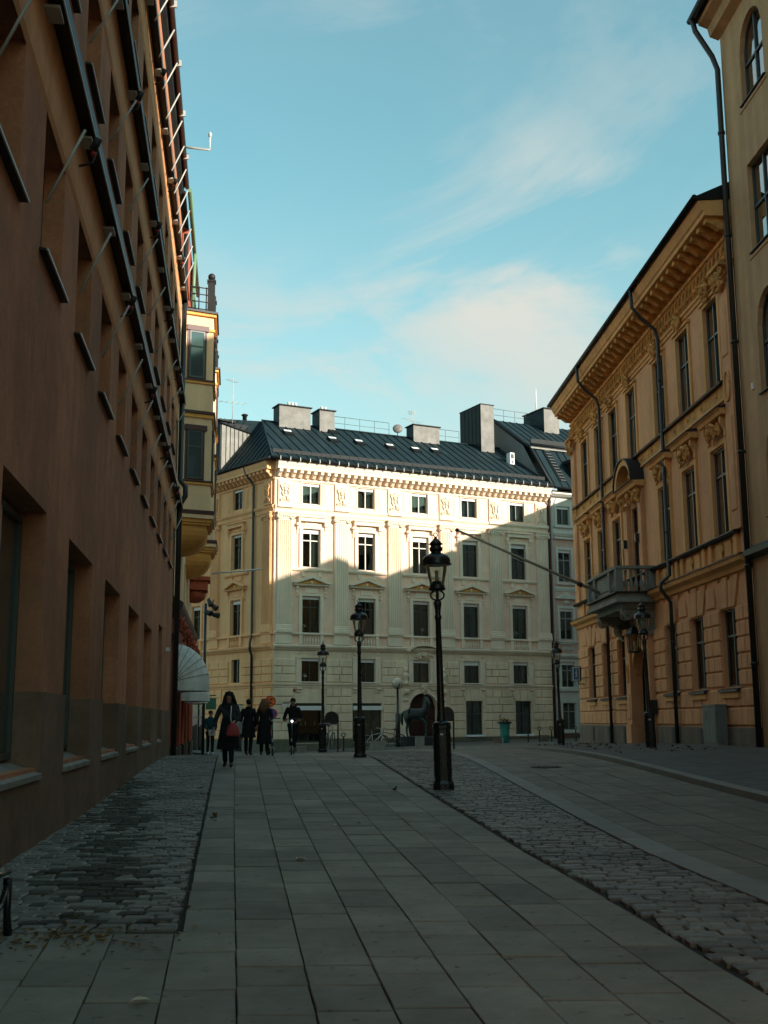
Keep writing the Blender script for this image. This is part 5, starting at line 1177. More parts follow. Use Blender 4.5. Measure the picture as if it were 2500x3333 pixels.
for k in range(6): a = k*PI/3+PI/6; b.path([(.17*math.cos(a),.17*math.sin(a),.05),(.23*math.cos(a),.23*math.sin(a),.63)], .008, 4)
b.path([(0,0,1.0),(0,0,1.45)], .012, 5); b.build('frame', M['iron'], ln); MB().lathe([(.15,.07),(.21,.6)], 6, smooth=False).build('pane', M['glass_l'], ln); MB().lathe([(.03,.1),(.03,.35),(.0,.4)], 8).build('bulb', M['white'], ln)
b = MB(); b.box(q(21.05), q(20.75), -.085, -.065, 2.95, 3.12); b.box(q(21.05), q(20.75), -.085, -.065, 3.14, 3.34); npl = b.build('street_name_plate', M['white'], OB)
b = MB(); [b.box(q(21.0)+.04*k, q(21.0)+.04*k+.02, -.089, -.084, 3.2, 3.27) for k in range(6)]; b.build('lettering', M['black'], npl)
cabn = thing('utility_cabinet', 'grey-green street electrical cabinet with faint graffiti against the orange building', 'cabinet', (9.20, 32.8, gz(9.2, 32.8)+.05), R(-2.72))
MB().box(-.16,.13,-.82,.82,.08,1.08).build('body', M['cabinet'], cabn); MB().box(-.18,.15,-.84,.84,1.08,1.13).build('top', M['cabinet'], cabn); MB().box(-.15,.12,-.8,.8,-.1,.08).build('base', M['concrete'], cabn)
for y0, y1 in ((-.78,-.02),(.02,.78)): MB().box(-.175,-.16,y0,y1,.38,1.04).build('door', M['cabinet'], cabn)
MB().box(-.175,-.16,-.78,.78,.10,.35).build('lower_panel', M['cabinet'], cabn)
b = MB(); rnd = random.Random(9)
for k in range(5): yy = .3+rnd.uniform(-.1,.1); b.path([(-.178, yy, .75+k*.05), (-.178, yy+.06, .72+k*.05), (-.178, yy-.04, .70+k*.05)], .006, 4)
b.build('graffiti', M['black'], cabn)

# ------------------------------------------------------------------ tan building, nearest on the right
TB = facade('tan_house', 'tall plain tan plaster house at the right edge with arched windows', 'building', OX, OY, 177.28)
X0 = RLEN+.18
def am(s_): return RLEN-s_
TW = [am(-2.3)+2.75*k for k in range(14)]
holes = []
for c in TW: holes += [(c-.78, c+.78, 17.1, 19.3, .78), (c-.78, c+.78, 13.0, 15.35), (c-.78, c+.78, 9.25, 11.75, .78), (c-.78, c+.78, 6.1, 8.3, .78), (c-.8, c+.8, 1.4, 4.2)]
MB().wall(X0, X0+40, -1.2, 20.4, holes, -.05, .21).build('wall', M['tan'], TB)
MB().box(X0, X0+40, .95, 12, -1.2, 20.4).build('rear_volume', M['room'], TB); MB().box(X0, X0+.3, -.0, 12, 14, 20.4).build('end_wall', M['tan'], TB)
for k, c in enumerate(TW):
    if k < 6:
        window(TB, c, 17.1, 1.56, 2.2, .12, M['framedark'], False, None, trans=.48, arch=.78, pane_mat=M['glass_r']); window(TB, c, 13.0, 1.56, 2.35, .12, M['framedark'], False, None, trans=.5, pane_mat=M['glass_r'])
        window(TB, c, 9.25, 1.56, 2.5, .12, M['framedark'], False, None, trans=.5, arch=.78, pane_mat=M['glass_r']); window(TB, c, 6.1, 1.56, 2.2, .12, M['framedark'], False, None, trans=.5, arch=.78, pane_mat=M['glass_r'])
        window(TB, c, 1.4, 1.6, 2.8, .12, M['framedark'], False, None, trans=.6)
    for z in (17.1, 13.0, 9.25, 6.1): MB().prof([(.1,z),(-.12,z-.05),(-.12,z-.08),(.1,z-.06)], c-.84, c+.84).build('sill_flashing', M['ledge'], TB)
    for z in (17.1, 13.0): MB().prof([(-.05,z-.20),(-.075,z-.20),(-.075,z-.12),(-.05,z-.12)], c-.95, c+.95).build('sill_band', M['tan'], TB)
MB().prof([(-.05,5.15),(-.30,5.22),(-.32,5.34),(-.05,5.5)], X0+.05, X0+40).build('string_flashing', simple('green_ledge', (.035,.055,.04), .5), TB)
rust_rows(TB, [(X0+.1, TW[0]-.82), (TW[0]+.82, TW[1]-.82), (TW[1]+.82, TW[2]-.82)], [(z, z+.62) for z in (.8,1.42,2.04,2.66,3.28,3.90,4.52)], M['rplinth'], 12, .03, 1.2)
MB().prof([(-.05,19.85),(-.3,19.95),(-.36,20.2),(-.6,20.3),(-.62,20.42),(-.05,20.46)], X0-.1, X0+40).build('cornice', M['tan'], TB)
MB().prof([(0,20.5),(-.72,20.45),(-.74,20.55),(3.5,21.6),(9,20.5),(9,20.4)], X0-.25, X0+40).build('roof', M['roofdark'], TB)
b = MB(); b.path([(X0-.25,-.80,20.5),(X0+40,-.80,20.5)], .09, 8); b.build('gutter', M['roofdark'], TB)
b = MB(); b.path([(X0-.05,-.80,20.5),(X0-.05,-.72,20.1),(X0+.0,-.30,19.3),(X0+.0,-.17,18.9),(X0+.0,-.17,.1)], .078, 10)
for z in (17, 14, 11, 8, 5, 2.5): b.lathe([(.10,-.04),(.10,.04)], 10, (X0, -.17, z))
b.build('downpipe', M['pipe'], TB)
MB().box(am(-.95)+.0, am(-.95)+.10, -.09, -.05, 9.45, 9.62).build('white_sensor', M['white'], TB)

# ------------------------------------------------------------------ unseen houses added to cast shade: round the right corner and behind the camera
def occl(name, label, x0, x1, y0, y1, prof_):
    t = thing(name, label, 'building', ((x0+x1)/2, (y0+y1)/2, 0)); b = MB(); b.box(x0-(x0+x1)/2, x1-(x0+x1)/2, y0-(y0+y1)/2, y1-(y0+y1)/2, -1, prof_); b.build('wall', M['orange'], t)
    b = MB(); hw = (x1-x0)/2; hl = (y1-y0)/2; b.add([(-hw-.3,-hl,prof_+.01),(hw+.3,-hl,prof_+.01),(hw+.3,hl,prof_+.01),(-hw-.3,hl,prof_+.01),(0,-hl,prof_+2.6),(0,hl,prof_+2.6)], [(0,1,4),(2,3,5),(0,4,5,3),(1,2,5,4),(0,3,2,1)]); b.build('roof', M['roofdark'], t)
    return t
def flat_house(label, x0, x1, y0, y1, h, mat):
    t = thing('unseen_shade_house', label, 'building', ((x0+x1)/2, (y0+y1)/2, 0)); hx, hy = (x1-x0)/2, (y1-y0)/2
    MB().box(-hx, hx, -hy, hy, -1, h).build('wall', mat, t); MB().box(-hx-.2, hx+.2, -hy, hy, h+.005, h+.22).build('roof', M['roofdark'], t)
    for zz in (2, 5.5, 9, 12.5):
        n = int(2*hy/3)
        for k in range(n): wo_ = MB().box(-hx-.03, -hx-.002, -.55, .55, 0, 1.8).build('window', M['glass_g'], t, (0, -hy+1.5+k*3, zz))
    return t
flat_house('unseen cream house added across the street behind the viewer to darken the near ground', -12, 12, -44, -32, 17.5, M['cream'])  # out of view, added so the ground near the camera gets less sky light
flat_house('unseen ochre house added across the side street, tallest of three shaped to shade the palace', 18, 28, 46.2, 52.6, 19.7, M['ochreside'])  # roof heights of these three set for the stepped shadow edge on the palace
flat_house('unseen lower cream house added across the side street, middle of three shaped to shade the palace', 18, 28, 52.7, 61.6, 17.4, M['cream'])
flat_house('unseen grey-white house added across the side street, farthest of three shaped to shade the palace', 18, 28, 61.7, 82, 17.8, M['greywhite'])
flat_house('unseen tan house added on the side street behind the orange building to block the sun', 19, 30, 12, 46.1, 18.0, M['tan'])

# ------------------------------------------------------------------ street lamps
IR = M['iron']
def make_lamp():
    t = thing('street_lamp', '', 'street lamp')
    b = MB(); o8 = PI/8
    b.lathe([(.185,0),(.185,.14),(.165,.17),(.160,.19)], 8, smooth=False, rot=o8); b.lathe([(.150,.19),(.150,1.02),(.165,1.04),(.165,1.08),(.150,1.10)], 8, smooth=False, rot=o8); 
    b.lathe([(.150,1.10),(.165,1.12),(.12,1.14),(.10,1.16)], 16)
    for k in range(8):
        a = k*PI/4+PI/4; ca, sa = math.cos(a), math.sin(a); w_, d_ = .042, .1395
        vs = [(ca*r-sa*s, sa*r+ca*s, z) for z in (.26,.96) for r, s in ((d_-.005,-w_),(d_+.007,-w_+.006),(d_+.007,w_-.006),(d_-.005,w_))]
        b.add(vs, [(0,1,5,4),(1,2,6,5),(2,3,7,6),(4,5,6,7),(0,3,2,1)])
    b.build('base', IR, t)
    b = MB(); b.lathe([(.085,1.12),(.085,1.16),(.075,1.20),(.066,1.30),(.058,1.9),(.046,2.85),(.060,2.88),(.060,2.92),(.046,2.95),(.052,3.05),(.066,3.12),(.066,3.16),(.05,3.19)], 16); b.build('pole', IR, t)
    b = MB(); b.path([(.115*math.cos(k*PI/12), 0, 3.28+.085*math.sin(k*PI/12)) for k in range(25)], .016, 6); b.path([(0, .115*math.cos(k*PI/12), 3.28+.085*math.sin(k*PI/12)) for k in range(25)], .016, 6); b.path([(0,0,3.18),(0,0,3.38)], .014, 6)
    b.lathe([(.10,3.355),(.145,3.37),(.145,3.41),(.12,3.42),(.135,3.44),(.12,3.46),(.085,3.50),(.075,3.52)], 12); b.build('cradle', IR, t)
    b = MB(); n = 16; pr = [(.118,3.455),(.150,3.60),(.178,3.74),(.188,3.80)]; base = len(b.v)
    for r, z in pr:
        for k in range(n): a = 2*PI*k/n; b.v.append((r*math.cos(a), r*math.sin(a), z))
    for i in range(3):
        for k in range(n): b.sm.add(len(b.f)); b.f.append((i*n+k, i*n+(k+1)%n, (i+1)*n+(k+1)%n, (i+1)*n+k))
    b.build('lantern_glass', M['glass_l'], t)
    b = MB(); b.lathe([(.03,3.50),(.03,3.66),(.034,3.67),(.034,3.70),(.02,3.71)], 10); b.build('burner', M['steel'], t)
    b = MB(); b.lathe([(.185,3.80),(.255,3.80),(.262,3.815),(.235,3.84),(.245,3.87),(.235,3.91),(.205,3.95),(.15,3.985),(.09,4.01),(.085,4.03),(.11,4.05),(.115,4.10),(.09,4.12),(.095,4.15),(.125,4.16),(.07,4.22),(.03,4.26),(.022,4.29)], 20)
    b.build('lantern_cap', IR, t)
    b = MB(); b.path([(.035*math.cos(k*PI/8), 0, 4.325+.035*math.sin(k*PI/8)) for k in range(17)], .008, 5); b.build('finial_ring', IR, t)
    b = MB(); b.lathe([(.030,0),(.030,.004),(.0,.006)], 12); b.build('number_badge', M['white'], t, (-.02, -.152, .94), (R(90), 0, 0), scale=(1.0, .65, 1))
    return t
lamp = make_lamp(); index_kids(lamp)
lamps = [((.915, 18.8), .03, -1.0, 'nearest black lamppost, standing on the cobbled strip in the middle of the street', .952),
         ((-.654, 30.5), .14, -.4, 'second black lamppost in the row, left of the nearest, before the shop window', .952),
         ((-2.33, 43.8), -.05, 0, 'smallest black lamppost, farthest down the row beside an arched board', .952),
         ((6.72, 45.1), .05, -1.2, 'black lamppost at the corner, left of the orange building near the pedestrian sign', .952),
         ((7.16, 31.8), .23, -1.2, 'black lamppost on the right pavement, under the stone balcony', .952)]
for i, ((x, y), z, tl, lb, sc_) in enumerate(lamps):
    o = lamp if i == 0 else copy_tree(lamp)
    o.location = (x, y, z-.01); o.rotation_euler = (0, R(tl), R(-3 if i else 4)); o.scale = (sc_,)*3; o['label'] = lb; o['group'] = 'old black lampposts along the street'
# globe lamp
gl = thing('globe_lamp', 'thin black lamp with a pale round globe, left of the horse statue', 'street lamp', (.66, 62.0, gz(.66, 62)+.05))
b = MB(); b.lathe([(.13,0),(.13,1.75),(.06,1.8),(.055,3.05),(.08,3.1)], 10)
for k in range(4): a = k*PI/2+.4; b.path([(.05*math.cos(a),.05*math.sin(a),3.05),(.24*math.cos(a),.24*math.sin(a),3.12),(.29*math.cos(a),.29*math.sin(a),3.34)], .015, 5)
b.build('pole', IR, gl); MB().ball((0,0,3.36), .265, 16, 10).build('globe', simple('opal_globe', (.55,.52,.42), .35), gl)
# spotlight mast on the left
sm = thing('spotlight_mast', 'slim black mast with a cluster of black floodlights beside the left houses', 'floodlight mast', (-8.05, 52.0, gz(-8, 52)))
b = MB(); b.path([(0,0,0),(0,0,6.75)], .07, 8); b.build('pole', IR, sm)
for k, (dx_, z, a) in enumerate(((.25,6.7,-35),(.3,6.25,-10),(.1,6.95,-60),(-.05,6.4,-20))):
    b = MB(); b.lathe([(.07,0),(.10,.12),(.13,.30),(.14,.34),(.10,.35)], 10); b.path([(0,0,.05),(-dx_,0,-.02)], .025, 5); b.build('floodlight', M['black'], sm, (dx_, 0, z), (0, R(90-a), R(-20)))

# ------------------------------------------------------------------ signs, boards, bollards, bins
def arch_board(x, y, w, h, label):
    t = thing('notice_board', label, 'notice board', (x, y, gz(x, y)+.02)); b = MB(); K = 12; r = w/2
    P = [(-r, h-r-.28), (r, h-r-.28)]+[(r*math.cos(PI*k/K), h-r+r*math.sin(PI*k/K)) for k in range(K+1)]; b.prism(P, -.05, .05); b.build('panel', M['black'], t)
    P2_ = [(x_*.86, (z-h+r)*.86+h-r) for x_, z in P]; MB().prism(P2_, -.06, -.052).build('inset_panel', IR, t)
    for s2 in (-1, 1): b = MB(); b.box(s2*(r-.03)-.035, s2*(r-.03)+.035, -.035, .035, -.1, h-r); b.build('leg', M['black'], t)
arch_board(-2.28, 50.0, .60, 1.72, 'black arched notice board on two legs behind the farthest lamppost')
arch_board(2.60, 50.0, .66, 1.76, 'black arched notice board half hidden by the nearest lamppost, right of the horse')
def ring_bollard():
    t = thing('ring_bollard', '', 'bollard'); b = MB(); b.lathe([(.045,0),(.038,.05),(.03,.5),(.035,.56)], 8); b.build('post', IR, t)
    b = MB(); b.path([(.075*math.cos(k*PI/8), 0, .635+.075*math.sin(k*PI/8)) for k in range(17)], .020, 6); b.build('ring', IR, t); return t
rb = ring_bollard(); index_kids(rb)
for i, (x, y, lb) in enumerate(((-1.92, 54, 'ring-topped iron bollard just right of the farthest lamppost'), (-1.05, 54, 'ring-topped iron bollard beside the base of the second lamppost'), (7.88, 65, 'ring-topped iron bollard in front of the right ground-floor window'), (8.5, 65, 'ring-topped iron bollard just left of a small dark block'), (9.16, 65, 'ring-topped iron bollard nearest the left of the corner lamppost'), (10.5, 65, 'ring-topped iron bollard before the pink house, right of the corner lamppost'))):
    o = rb if i == 0 else copy_tree(rb); o.location = (x, y, gz(x, y)+.07); o.scale = (1.15,)*3; o['label'] = lb; o['group'] = 'ring-topped iron bollards'
def block(x, y, w, h, d, label, mat=M['concrete'], rz=0):
    b = MB(); b.cbox(-w/2, w/2, -d/2, d/2, -.1, h, .03); b.box(-w/2-.02, w/2+.02, -d/2-.0, d/2, h, h+.03); o = b.build('stone_block', mat, None, (x, y, gz(x, y)+.07), (0,0,rz)); tag(o, label, 'stone block')
block(-3.7, 52, .36, .25, .36, 'small pale stone block on the ground beside the scooter rider')
block(-.37, 58, .80, .36, .45, 'long low concrete block in front of the second shop window with bikes')
block(1.75, 60, .46, .50, .4, 'pale stone block at the foot of the horse statue')
block(6.2, 65, .45, .22, .4, 'dark low stone block just left of the teal bin', M['rplinth'])
block(8.82, 65.5, .42, .32, .4, 'dark stone block between ring-topped bollards', M['rplinth'])
pb = MB().cbox(-2.2, 1.9, -.8, .8, -.2, .14, .03).build('statue_step', M['kerb'], None, (1.9, 64.6, gz(1.9, 64.6)+.06)); tag(pb, 'low pale stone step running below the horse statue plinth', 'step')
tb = thing('litter_bin', 'teal waste bin with brown rubbish heaped on top by the palace wall', 'litter bin', (6.62, 65.2, gz(6.62, 65.2)+.05))
MB().lathe([(.20,0),(.22,.05),(.235,.4),(.25,.42),(.25,.46),(.24,.5),(.27,.9),(.30,1.02),(.30,1.08),(.24,1.1)], 14).build('body', M['teal'], tb)
MB().lathe([(.25,1.06),(.42,1.12),(.42,1.16),(.25,1.2)], 14).build('rim', M['ledge'], tb); b = MB(); rnd = random.Random(6)
for k in range(26): b.ball((rnd.uniform(-.26,.26), rnd.uniform(-.2,.2), 1.2+rnd.uniform(0,.14)), (.07,.06,.05), 6, 4)
b.build('rubbish', M['leaf'], tb); MB().box(-.20,-.13,-.26,-.22,.0,.30).build('white_label', M['white'], tb)
sp = thing('road_sign_post', 'thin post with a round red and yellow no-vehicles sign above a blue no-stopping sign', 'road sign', (-5.67, 58, gz(-5.67, 58)))
MB().path([(0,0,0),(0,0,3.0)], .03, 8).build('post', M['steel'], sp)
RED = simple('sign_red', (.55,.03,.02), .4); YEL = simple('sign_yellow', (.75,.18,.02), .4); BLU = simple('sign_blue', (.02,.07,.35), .4)
def disc(r, y, mat, nm, P, c=(0,0,0), n=28): return MB().prism([(c[0]+r*math.cos(2*PI*k/n), c[2]+r*math.sin(2*PI*k/n)) for k in range(n)], y-.006, y).build(nm, mat, P)
s1 = disc(.27, -.04, RED, 'red_round_sign', sp, (0,0,2.66)); disc(.215, -.048, YEL, 'sign_face', s1, (0,0,2.66))
b = MB(); b.box(-.02,.13,-.058,-.055,2.72,2.765); b.box(.01,.10,-.058,-.055,2.765,2.80); b.ball((.02,-.056,2.72),(.02,.003,.02),8,5); b.ball((.10,-.056,2.72),(.02,.003,.02),8,5)
b.box(-.12,.04,-.058,-.055,2.555,2.575); b.ball((-.10,-.056,2.55),(.035,.003,.035),10,5); b.ball((.03,-.056,2.55),(.035,.003,.035),10,5); b.ball((-.02,-.056,2.60),(.05,.003,.03),8,5); b.build('symbol', M['black'], s1)
b = MB(); b.prism([(-.165,2.80),(-.14,2.825),(.165,2.52),(.14,2.495)], -.064, -.059); b.build('diagonal_bar', RED, s1)
s2_ = disc(.25, -.04, RED, 'blue_round_sign', sp, (.10,0,2.05)); disc(.20, -.048, BLU, 'sign_face', s2_, (.10,0,2.05)); b = MB()
b.prism([(-.055,2.19),(-.035,2.21),(.255,1.91),(.235,1.89)], -.058, -.052); b.prism([(-.055,1.91),(-.035,1.89),(.255,2.19),(.235,2.21)], -.064, -.059); b.build('diagonal_cross', RED, s2_)
ps = thing('pedestrian_sign', 'blue lightbox sign with a white walking figure on the corner of the orange building', 'sign', (8.12, 49.6, 3.02), R(8))
MB().box(-.19,.19,-.10,.10,-.31,.31).build('case', M['black'], ps); MB().box(-.185,.12,-.108,-.101,-.29,.29).build('sign_border', M['white'], ps); MB().box(-.145,.085,-.113,-.109,-.24,.24).build('blue_face', simple('pedestrian_blue', (.02,.16,.34), .4), ps)
b = MB(); b.ball((-.03,-.114,.16), (.028,.004,.032), 8, 6)
for P in ([(-.03,-.115,.12),(-.03,-.115,-.02)], [(-.03,-.115,-.02),(-.075,-.115,-.18)], [(-.03,-.115,-.02),(.02,-.115,-.18)], [(-.03,-.115,.10),(-.08,-.115,.0)], [(-.03,-.115,.10),(.02,-.115,.01)]): b.path(P, .017, 5)
b.build('walking_figure', M['white'], ps); b = MB(); b.path([(.1,0,-.31),(.1,0,-.42),(.45,.3,-.42)], .025, 6); b.build('bracket', M['black'], ps)

# ------------------------------------------------------------------ bicycles
def bicycle(x, y, rz, label, col, lean=6):
    t = thing('bicycle', label, 'bicycle', (x, y, gz(x, y)+.07), rz, 'bicycles parked by the shop'); t.rotation_euler = (R(lean), 0, rz); fm = simple('bike_'+str(len(bpy.data.materials)), col, .4)
    for cx in (-.52, .52):
        b = MB(); b.path([(cx+.33*math.cos(k*PI/12), 0, .34+.33*math.sin(k*PI/12)) for k in range(25)], .018, 6); w_ = b.build('wheel', M['black'], t)
        b = MB()
        for k in range(10): a = k*PI/5; b.path([(cx,0,.34),(cx+.32*math.cos(a),0,.34+.32*math.sin(a))], .003, 3)
        b.build('spokes', M['steel'], w_)
        b = MB(); b.path([(cx+.36*math.cos(k*PI/12), 0, .34+.36*math.sin(k*PI/12)) for k in range(1, 12)], .016, 5); b.build('mudguard', fm, t)
    b = MB()
    for P in ([(-.52,0,.34),(-.10,0,.32),(-.22,0,.78)], [(-.52,0,.34),(-.20,0,.72)], [(-.10,0,.32),(.36,0,.72)], [(-.20,0,.70),(.34,0,.80)], [(.52,0,.34),(.40,0,.66),(.32,0,.95)], [(-.22,0,.78),(-.25,0,.92)]): b.path(P, .018, 6)
    b.build('frame', fm, t); b = MB(); b.ball((-.27,0,.95), (.13,.07,.035), 10, 6); b.build('saddle', M['black'], t)
    b = MB(); b.path([(.22,-.28,1.0),(.30,-.20,1.03),(.33,0,.98),(.30,.20,1.03),(.22,.28,1.0)], .014, 6); b.build('handlebar', M['steel'], t); b = MB(); b.path([(-.10,-.08,.32),(-.02,-.10,.22)], .012, 5); b.path([(-.10,.08,.32),(-.18,.10,.42)], .012, 5); b.lathe([(.08,-.01),(.08,.01)], 12, (-.10,0,.32)); b.build('crank', M['black'], t)
bicycle(-2.20, 45.3, R(78), 'bicycle parked behind the base of the farthest lamppost', (.20,.20,.20))
bicycle(-.55, 59.5, R(35), 'silver bicycle with raised handlebars behind the long concrete block', (.5,.5,.48))
bicycle(.22, 60.5, R(172), 'black bicycle leaning beside the horse statue plinth', (.02,.02,.02))

# ------------------------------------------------------------------ bench, leaves, pigeon
bn = thing('park_bench', 'black iron and brown slat bench cut off at the left edge of the picture', 'bench', (-2.47, 6.33, 0), R(5)); bn.scale = (1, 1, .86)
for sx in (0, -1.7):
    b = MB(); x = .42+sx
    b.path([(x,-.22,.42),(x+.005,-.225,.30),(x+.02,-.235,.14),(x+.06,-.25,.0)], [.028,.024,.020,.024], 8); b.path([(x,-.22,.30),(x-.0,-.10,.22),(x,.0,.20),(x,.10,.22),(x,.22,.34)], .016, 6); b.build('leg', IR, bn)
    b = MB(); b.path([(x,.22,.36),(x,.24,.14),(x,.28,.0)], [.026,.020,.024], 8); b.path([(x,-.22,.42),(x,.22,.40)], .020, 8); b.build('leg', IR, bn)
    b = MB(); b.path([(x,-.22,.44),(x-.06,-.22,.46),(x-.14,-.22,.52),(x-.22,-.20,.62)], .016, 8); b.build('armrest', M['framegreen'], bn)
for k in range(5): MB().box(-1.5,.38,-.22+k*.095,-.15+k*.095,.425,.455).build('seat_slat', M['wood'], bn)
for k in range(3): MB().box(-1.5,.12,.235+k*.02,.265+k*.02,.50+k*.11,.59+k*.11).build('back_slat', M['wood'], bn)
rnd = random.Random(15)
def leaf_shape(b, x, y, z, s, a, curl):
    P = [(-.5,0,0),(-.25,.2,curl),(0,.28,curl*1.2),(.3,.18,curl),(.5,0,.1),(.3,-.18,curl),(0,-.28,curl*1.1),(-.25,-.2,curl)]
    ca, sa = math.cos(a), math.sin(a); b.add([(x, y, z+.004)]+[(x+s*(p*ca-q_*sa), y+s*(p*sa+q_*ca), z+.004+s*c_) for p, q_, c_ in P], [(0, k+1, (k+1)%8+1) for k in range(8)])
b = MB()
for k in range(420):
    if k < 230: x, y = rnd.gauss(-1.75, .30), rnd.gauss(6.55, .22)
    elif k < 330:
        y = rnd.uniform(6.8, 16); x = interp(LC, y)+rnd.gauss(-.05, .06) if k % 2 else rnd.gauss(wallx(y)+1.0, .3)
    else: y = rnd.uniform(7, 20); x = rnd.uniform(wallx(y)+.1, interp(LC, y))
    if x < wallx(y)+.05: continue
    leaf_shape(b, x, y, gz(x, y)+.004, rnd.uniform(.02, .045), rnd.uniform(0, 6.3), rnd.uniform(.05, .3))
lo = b.build('fallen_leaves', M['leaf'], None, kind='stuff'); tag(lo, 'scattered dry brown leaves lying on the cobbles and around the bench', 'leaves')
b = MB()
for k in range(160): y = rnd.uniform(28, 49); x = rnd.uniform(5.6, 8.2); leaf_shape(b, x, y, gz(x, y)+.085, rnd.uniform(.06,.11), rnd.uniform(0,6.3), rnd.uniform(.1,.4))
lo = b.build('fallen_leaves', M['leaf'], None, kind='stuff'); tag(lo, 'dark leaf litter along the foot of the orange building', 'leaves')
for i, (x, y, s, mt, lb) in enumerate(((-.71,9.98,.085,'leafpale','pale maple leaf lying alone on the paving slabs ahead'), (-.55,13.2,.06,'leafpale','pale leaf on the slabs, left one of two close together'), (-.30,13.4,.07,'leafpale','pale leaf on the slabs, right one of two close together'), (-3.0,19.2,.13,'leafpale','white scrap of litter on the left cobbles by the wall'), (-2.05,14.1,.12,'leaf','dark crumpled leaf on the slab beside the cobble edge'), (-1.02,5.05,.09,'leafpale','thin pale leaf on the slabs at the lower left'))):
    b = MB(); leaf_shape(b, 0, 0, 0, s, i*1.3, .2)
    if i == 0: leaf_shape(b, .02, .02, .002, s*.8, 2.2, .2); leaf_shape(b, -.02, .02, .003, s*.8, 4.2, .25)
    if i == 4: leaf_shape(b, .03, .0, .01, s*.8, 2.2, .6)
    o = b.build('leaf', M[mt], None, (x, y, gz(x, y)+.003)); tag(o, lb, 'leaf')
pg = thing('pigeon', 'small dark pigeon standing on the slabs near the cobble edge', 'pigeon', (.14, 18.1, gz(.14, 18.1)), R(-60)); pg.scale = (.48,)*3; 
pgm = simple('pigeon_grey', (.05,.055,.065), .6)
skin_obj('body', dict(a=(-.15,0,.10,.012,.02), b=(-.08,0,.11,.035,.03), c=(0,0,.12,.05,.05), d=(.06,0,.15,.04,.04), e=(.085,0,.19,.022,.022), f=(.10,0,.215,.026,.026), g=(.135,0,.21,.006,.006)), [('c','b'),('b','a'),('c','d'),('d','e'),('e','f'),('f','g')], pgm, pg, 2)
b = MB(); b.path([(.01,.02,.09),(.02,.02,.0)], .005, 5); b.path([(.01,-.02,.09),(.0,-.02,.0)], .005, 5); b.build('legs', simple('pigeon_leg', (.3,.08,.06), .6), pg)

# ------------------------------------------------------------------ bronze horse on its plinth
hs = thing('horse_statue', 'green bronze horse statue standing on a dark plinth before the carriage door', 'statue', (1.70, 63.6, gz(1.7, 63.6)+.05))
MB().cbox(-1.12, 1.25, -.55, .55, -.1, .52, .03).build('plinth', simple('dark_plinth', (.010,.015,.014), .6), hs)
hz = .52
V = dict(rump=(-.55,.12,1.42,.27,.30), belly=(-.15,.05,1.36,.27,.27), chest=(.28,-.08,1.42,.26,.30), shl=(.46,-.14,1.50,.20,.24), n1=(.56,-.18,1.78,.15,.17), n2=(.60,-.20,2.04,.115,.13), poll=(.60,-.22,2.26,.095,.10), face=(.68,-.34,2.16,.085,.085), nose=(.76,-.44,1.98,.055,.06), muz=(.79,-.49,1.88,.05,.045),
    e1=(.55,-.20,2.34,.03,.03), e1t=(.52,-.20,2.46,.008,.008), e2=(.66,-.20,2.34,.03,.03), e2t=(.70,-.20,2.46,.008,.008),
    t1=(-.80,.14,1.50,.06,.06), t2=(-.90,.15,1.30,.09,.09), t3=(-.90,.14,.95,.08,.08), t4=(-.86,.13,.70,.03,.03),
    hl1=(-.60,.0,1.08,.15,.17), hl2=(-.52,-.04,.80,.085,.09), hl3=(-.62,-.05,.52,.055,.06), hl4=(-.58,-.05,.16,.042,.042), hl5=(-.52,-.07,.03,.055,.05),
    hr1=(-.50,.26,1.08,.15,.17), hr2=(-.36,.28,.80,.085,.09), hr3=(-.44,.30,.52,.055,.06), hr4=(-.40,.30,.16,.042,.042), hr5=(-.34,.28,.03,.055,.05),
    fl1=(.30,-.26,1.10,.10,.12), fl2=(.46,-.36,.92,.065,.07), fl3=(.60,-.44,.72,.05,.05), fl4=(.56,-.40,.46,.036,.036), fl5=(.60,-.44,.38,.05,.045),
    fr1=(.50,.04,1.10,.10,.12), fr2=(.54,.06,.84,.07,.075), fr3=(.56,.06,.56,.052,.055), fr4=(.58,.06,.18,.038,.038), fr5=(.64,.03,.03,.055,.05))
V = {k: (v[0], v[1], v[2]+hz, v[3]*1.22, v[4]*1.22) for k, v in V.items()}
EH = [('belly','rump'),('belly','chest'),('chest','shl'),('shl','n1'),('n1','n2'),('n2','poll'),('poll','face'),('face','nose'),('nose','muz'),('poll','e1'),('e1','e1t'),('poll','e2'),('e2','e2t'),('rump','t1'),('t1','t2'),('t2','t3'),('t3','t4'),
      ('rump','hl1'),('hl1','hl2'),('hl2','hl3'),('hl3','hl4'),('hl4','hl5'),('rump','hr1'),('hr1','hr2'),('hr2','hr3'),('hr3','hr4'),('hr4','hr5'),('chest','fl1'),('fl1','fl2'),('fl2','fl3'),('fl3','fl4'),('fl4','fl5'),('chest','fr1'),('fr1','fr2'),('fr2','fr3'),('fr3','fr4'),('fr4','fr5')]
Vo = {'belly': V['belly']}; Vo.update(V); hb = skin_obj('body', Vo, EH, M['bronze'], hs, 2); hb.scale = (.90,1.0,.90)
b = MB(); b.path([(.50,-.14,2.88),(.46,-.12,2.6),(.42,-.10,2.3),(.36,-.06,2.1)], [.05,.08,.08,.04], 8); b.build('mane', M['bronze'], hs, scale=(.9,.9,.93))
b = MB(); b.lathe([(.12,0),(.10,.12),(.05,.2),(.045,.9),(.07,1.0),(.04,1.1)], 8, (.5,-.2,.5)); b.build('support', M['bronze'], hs)

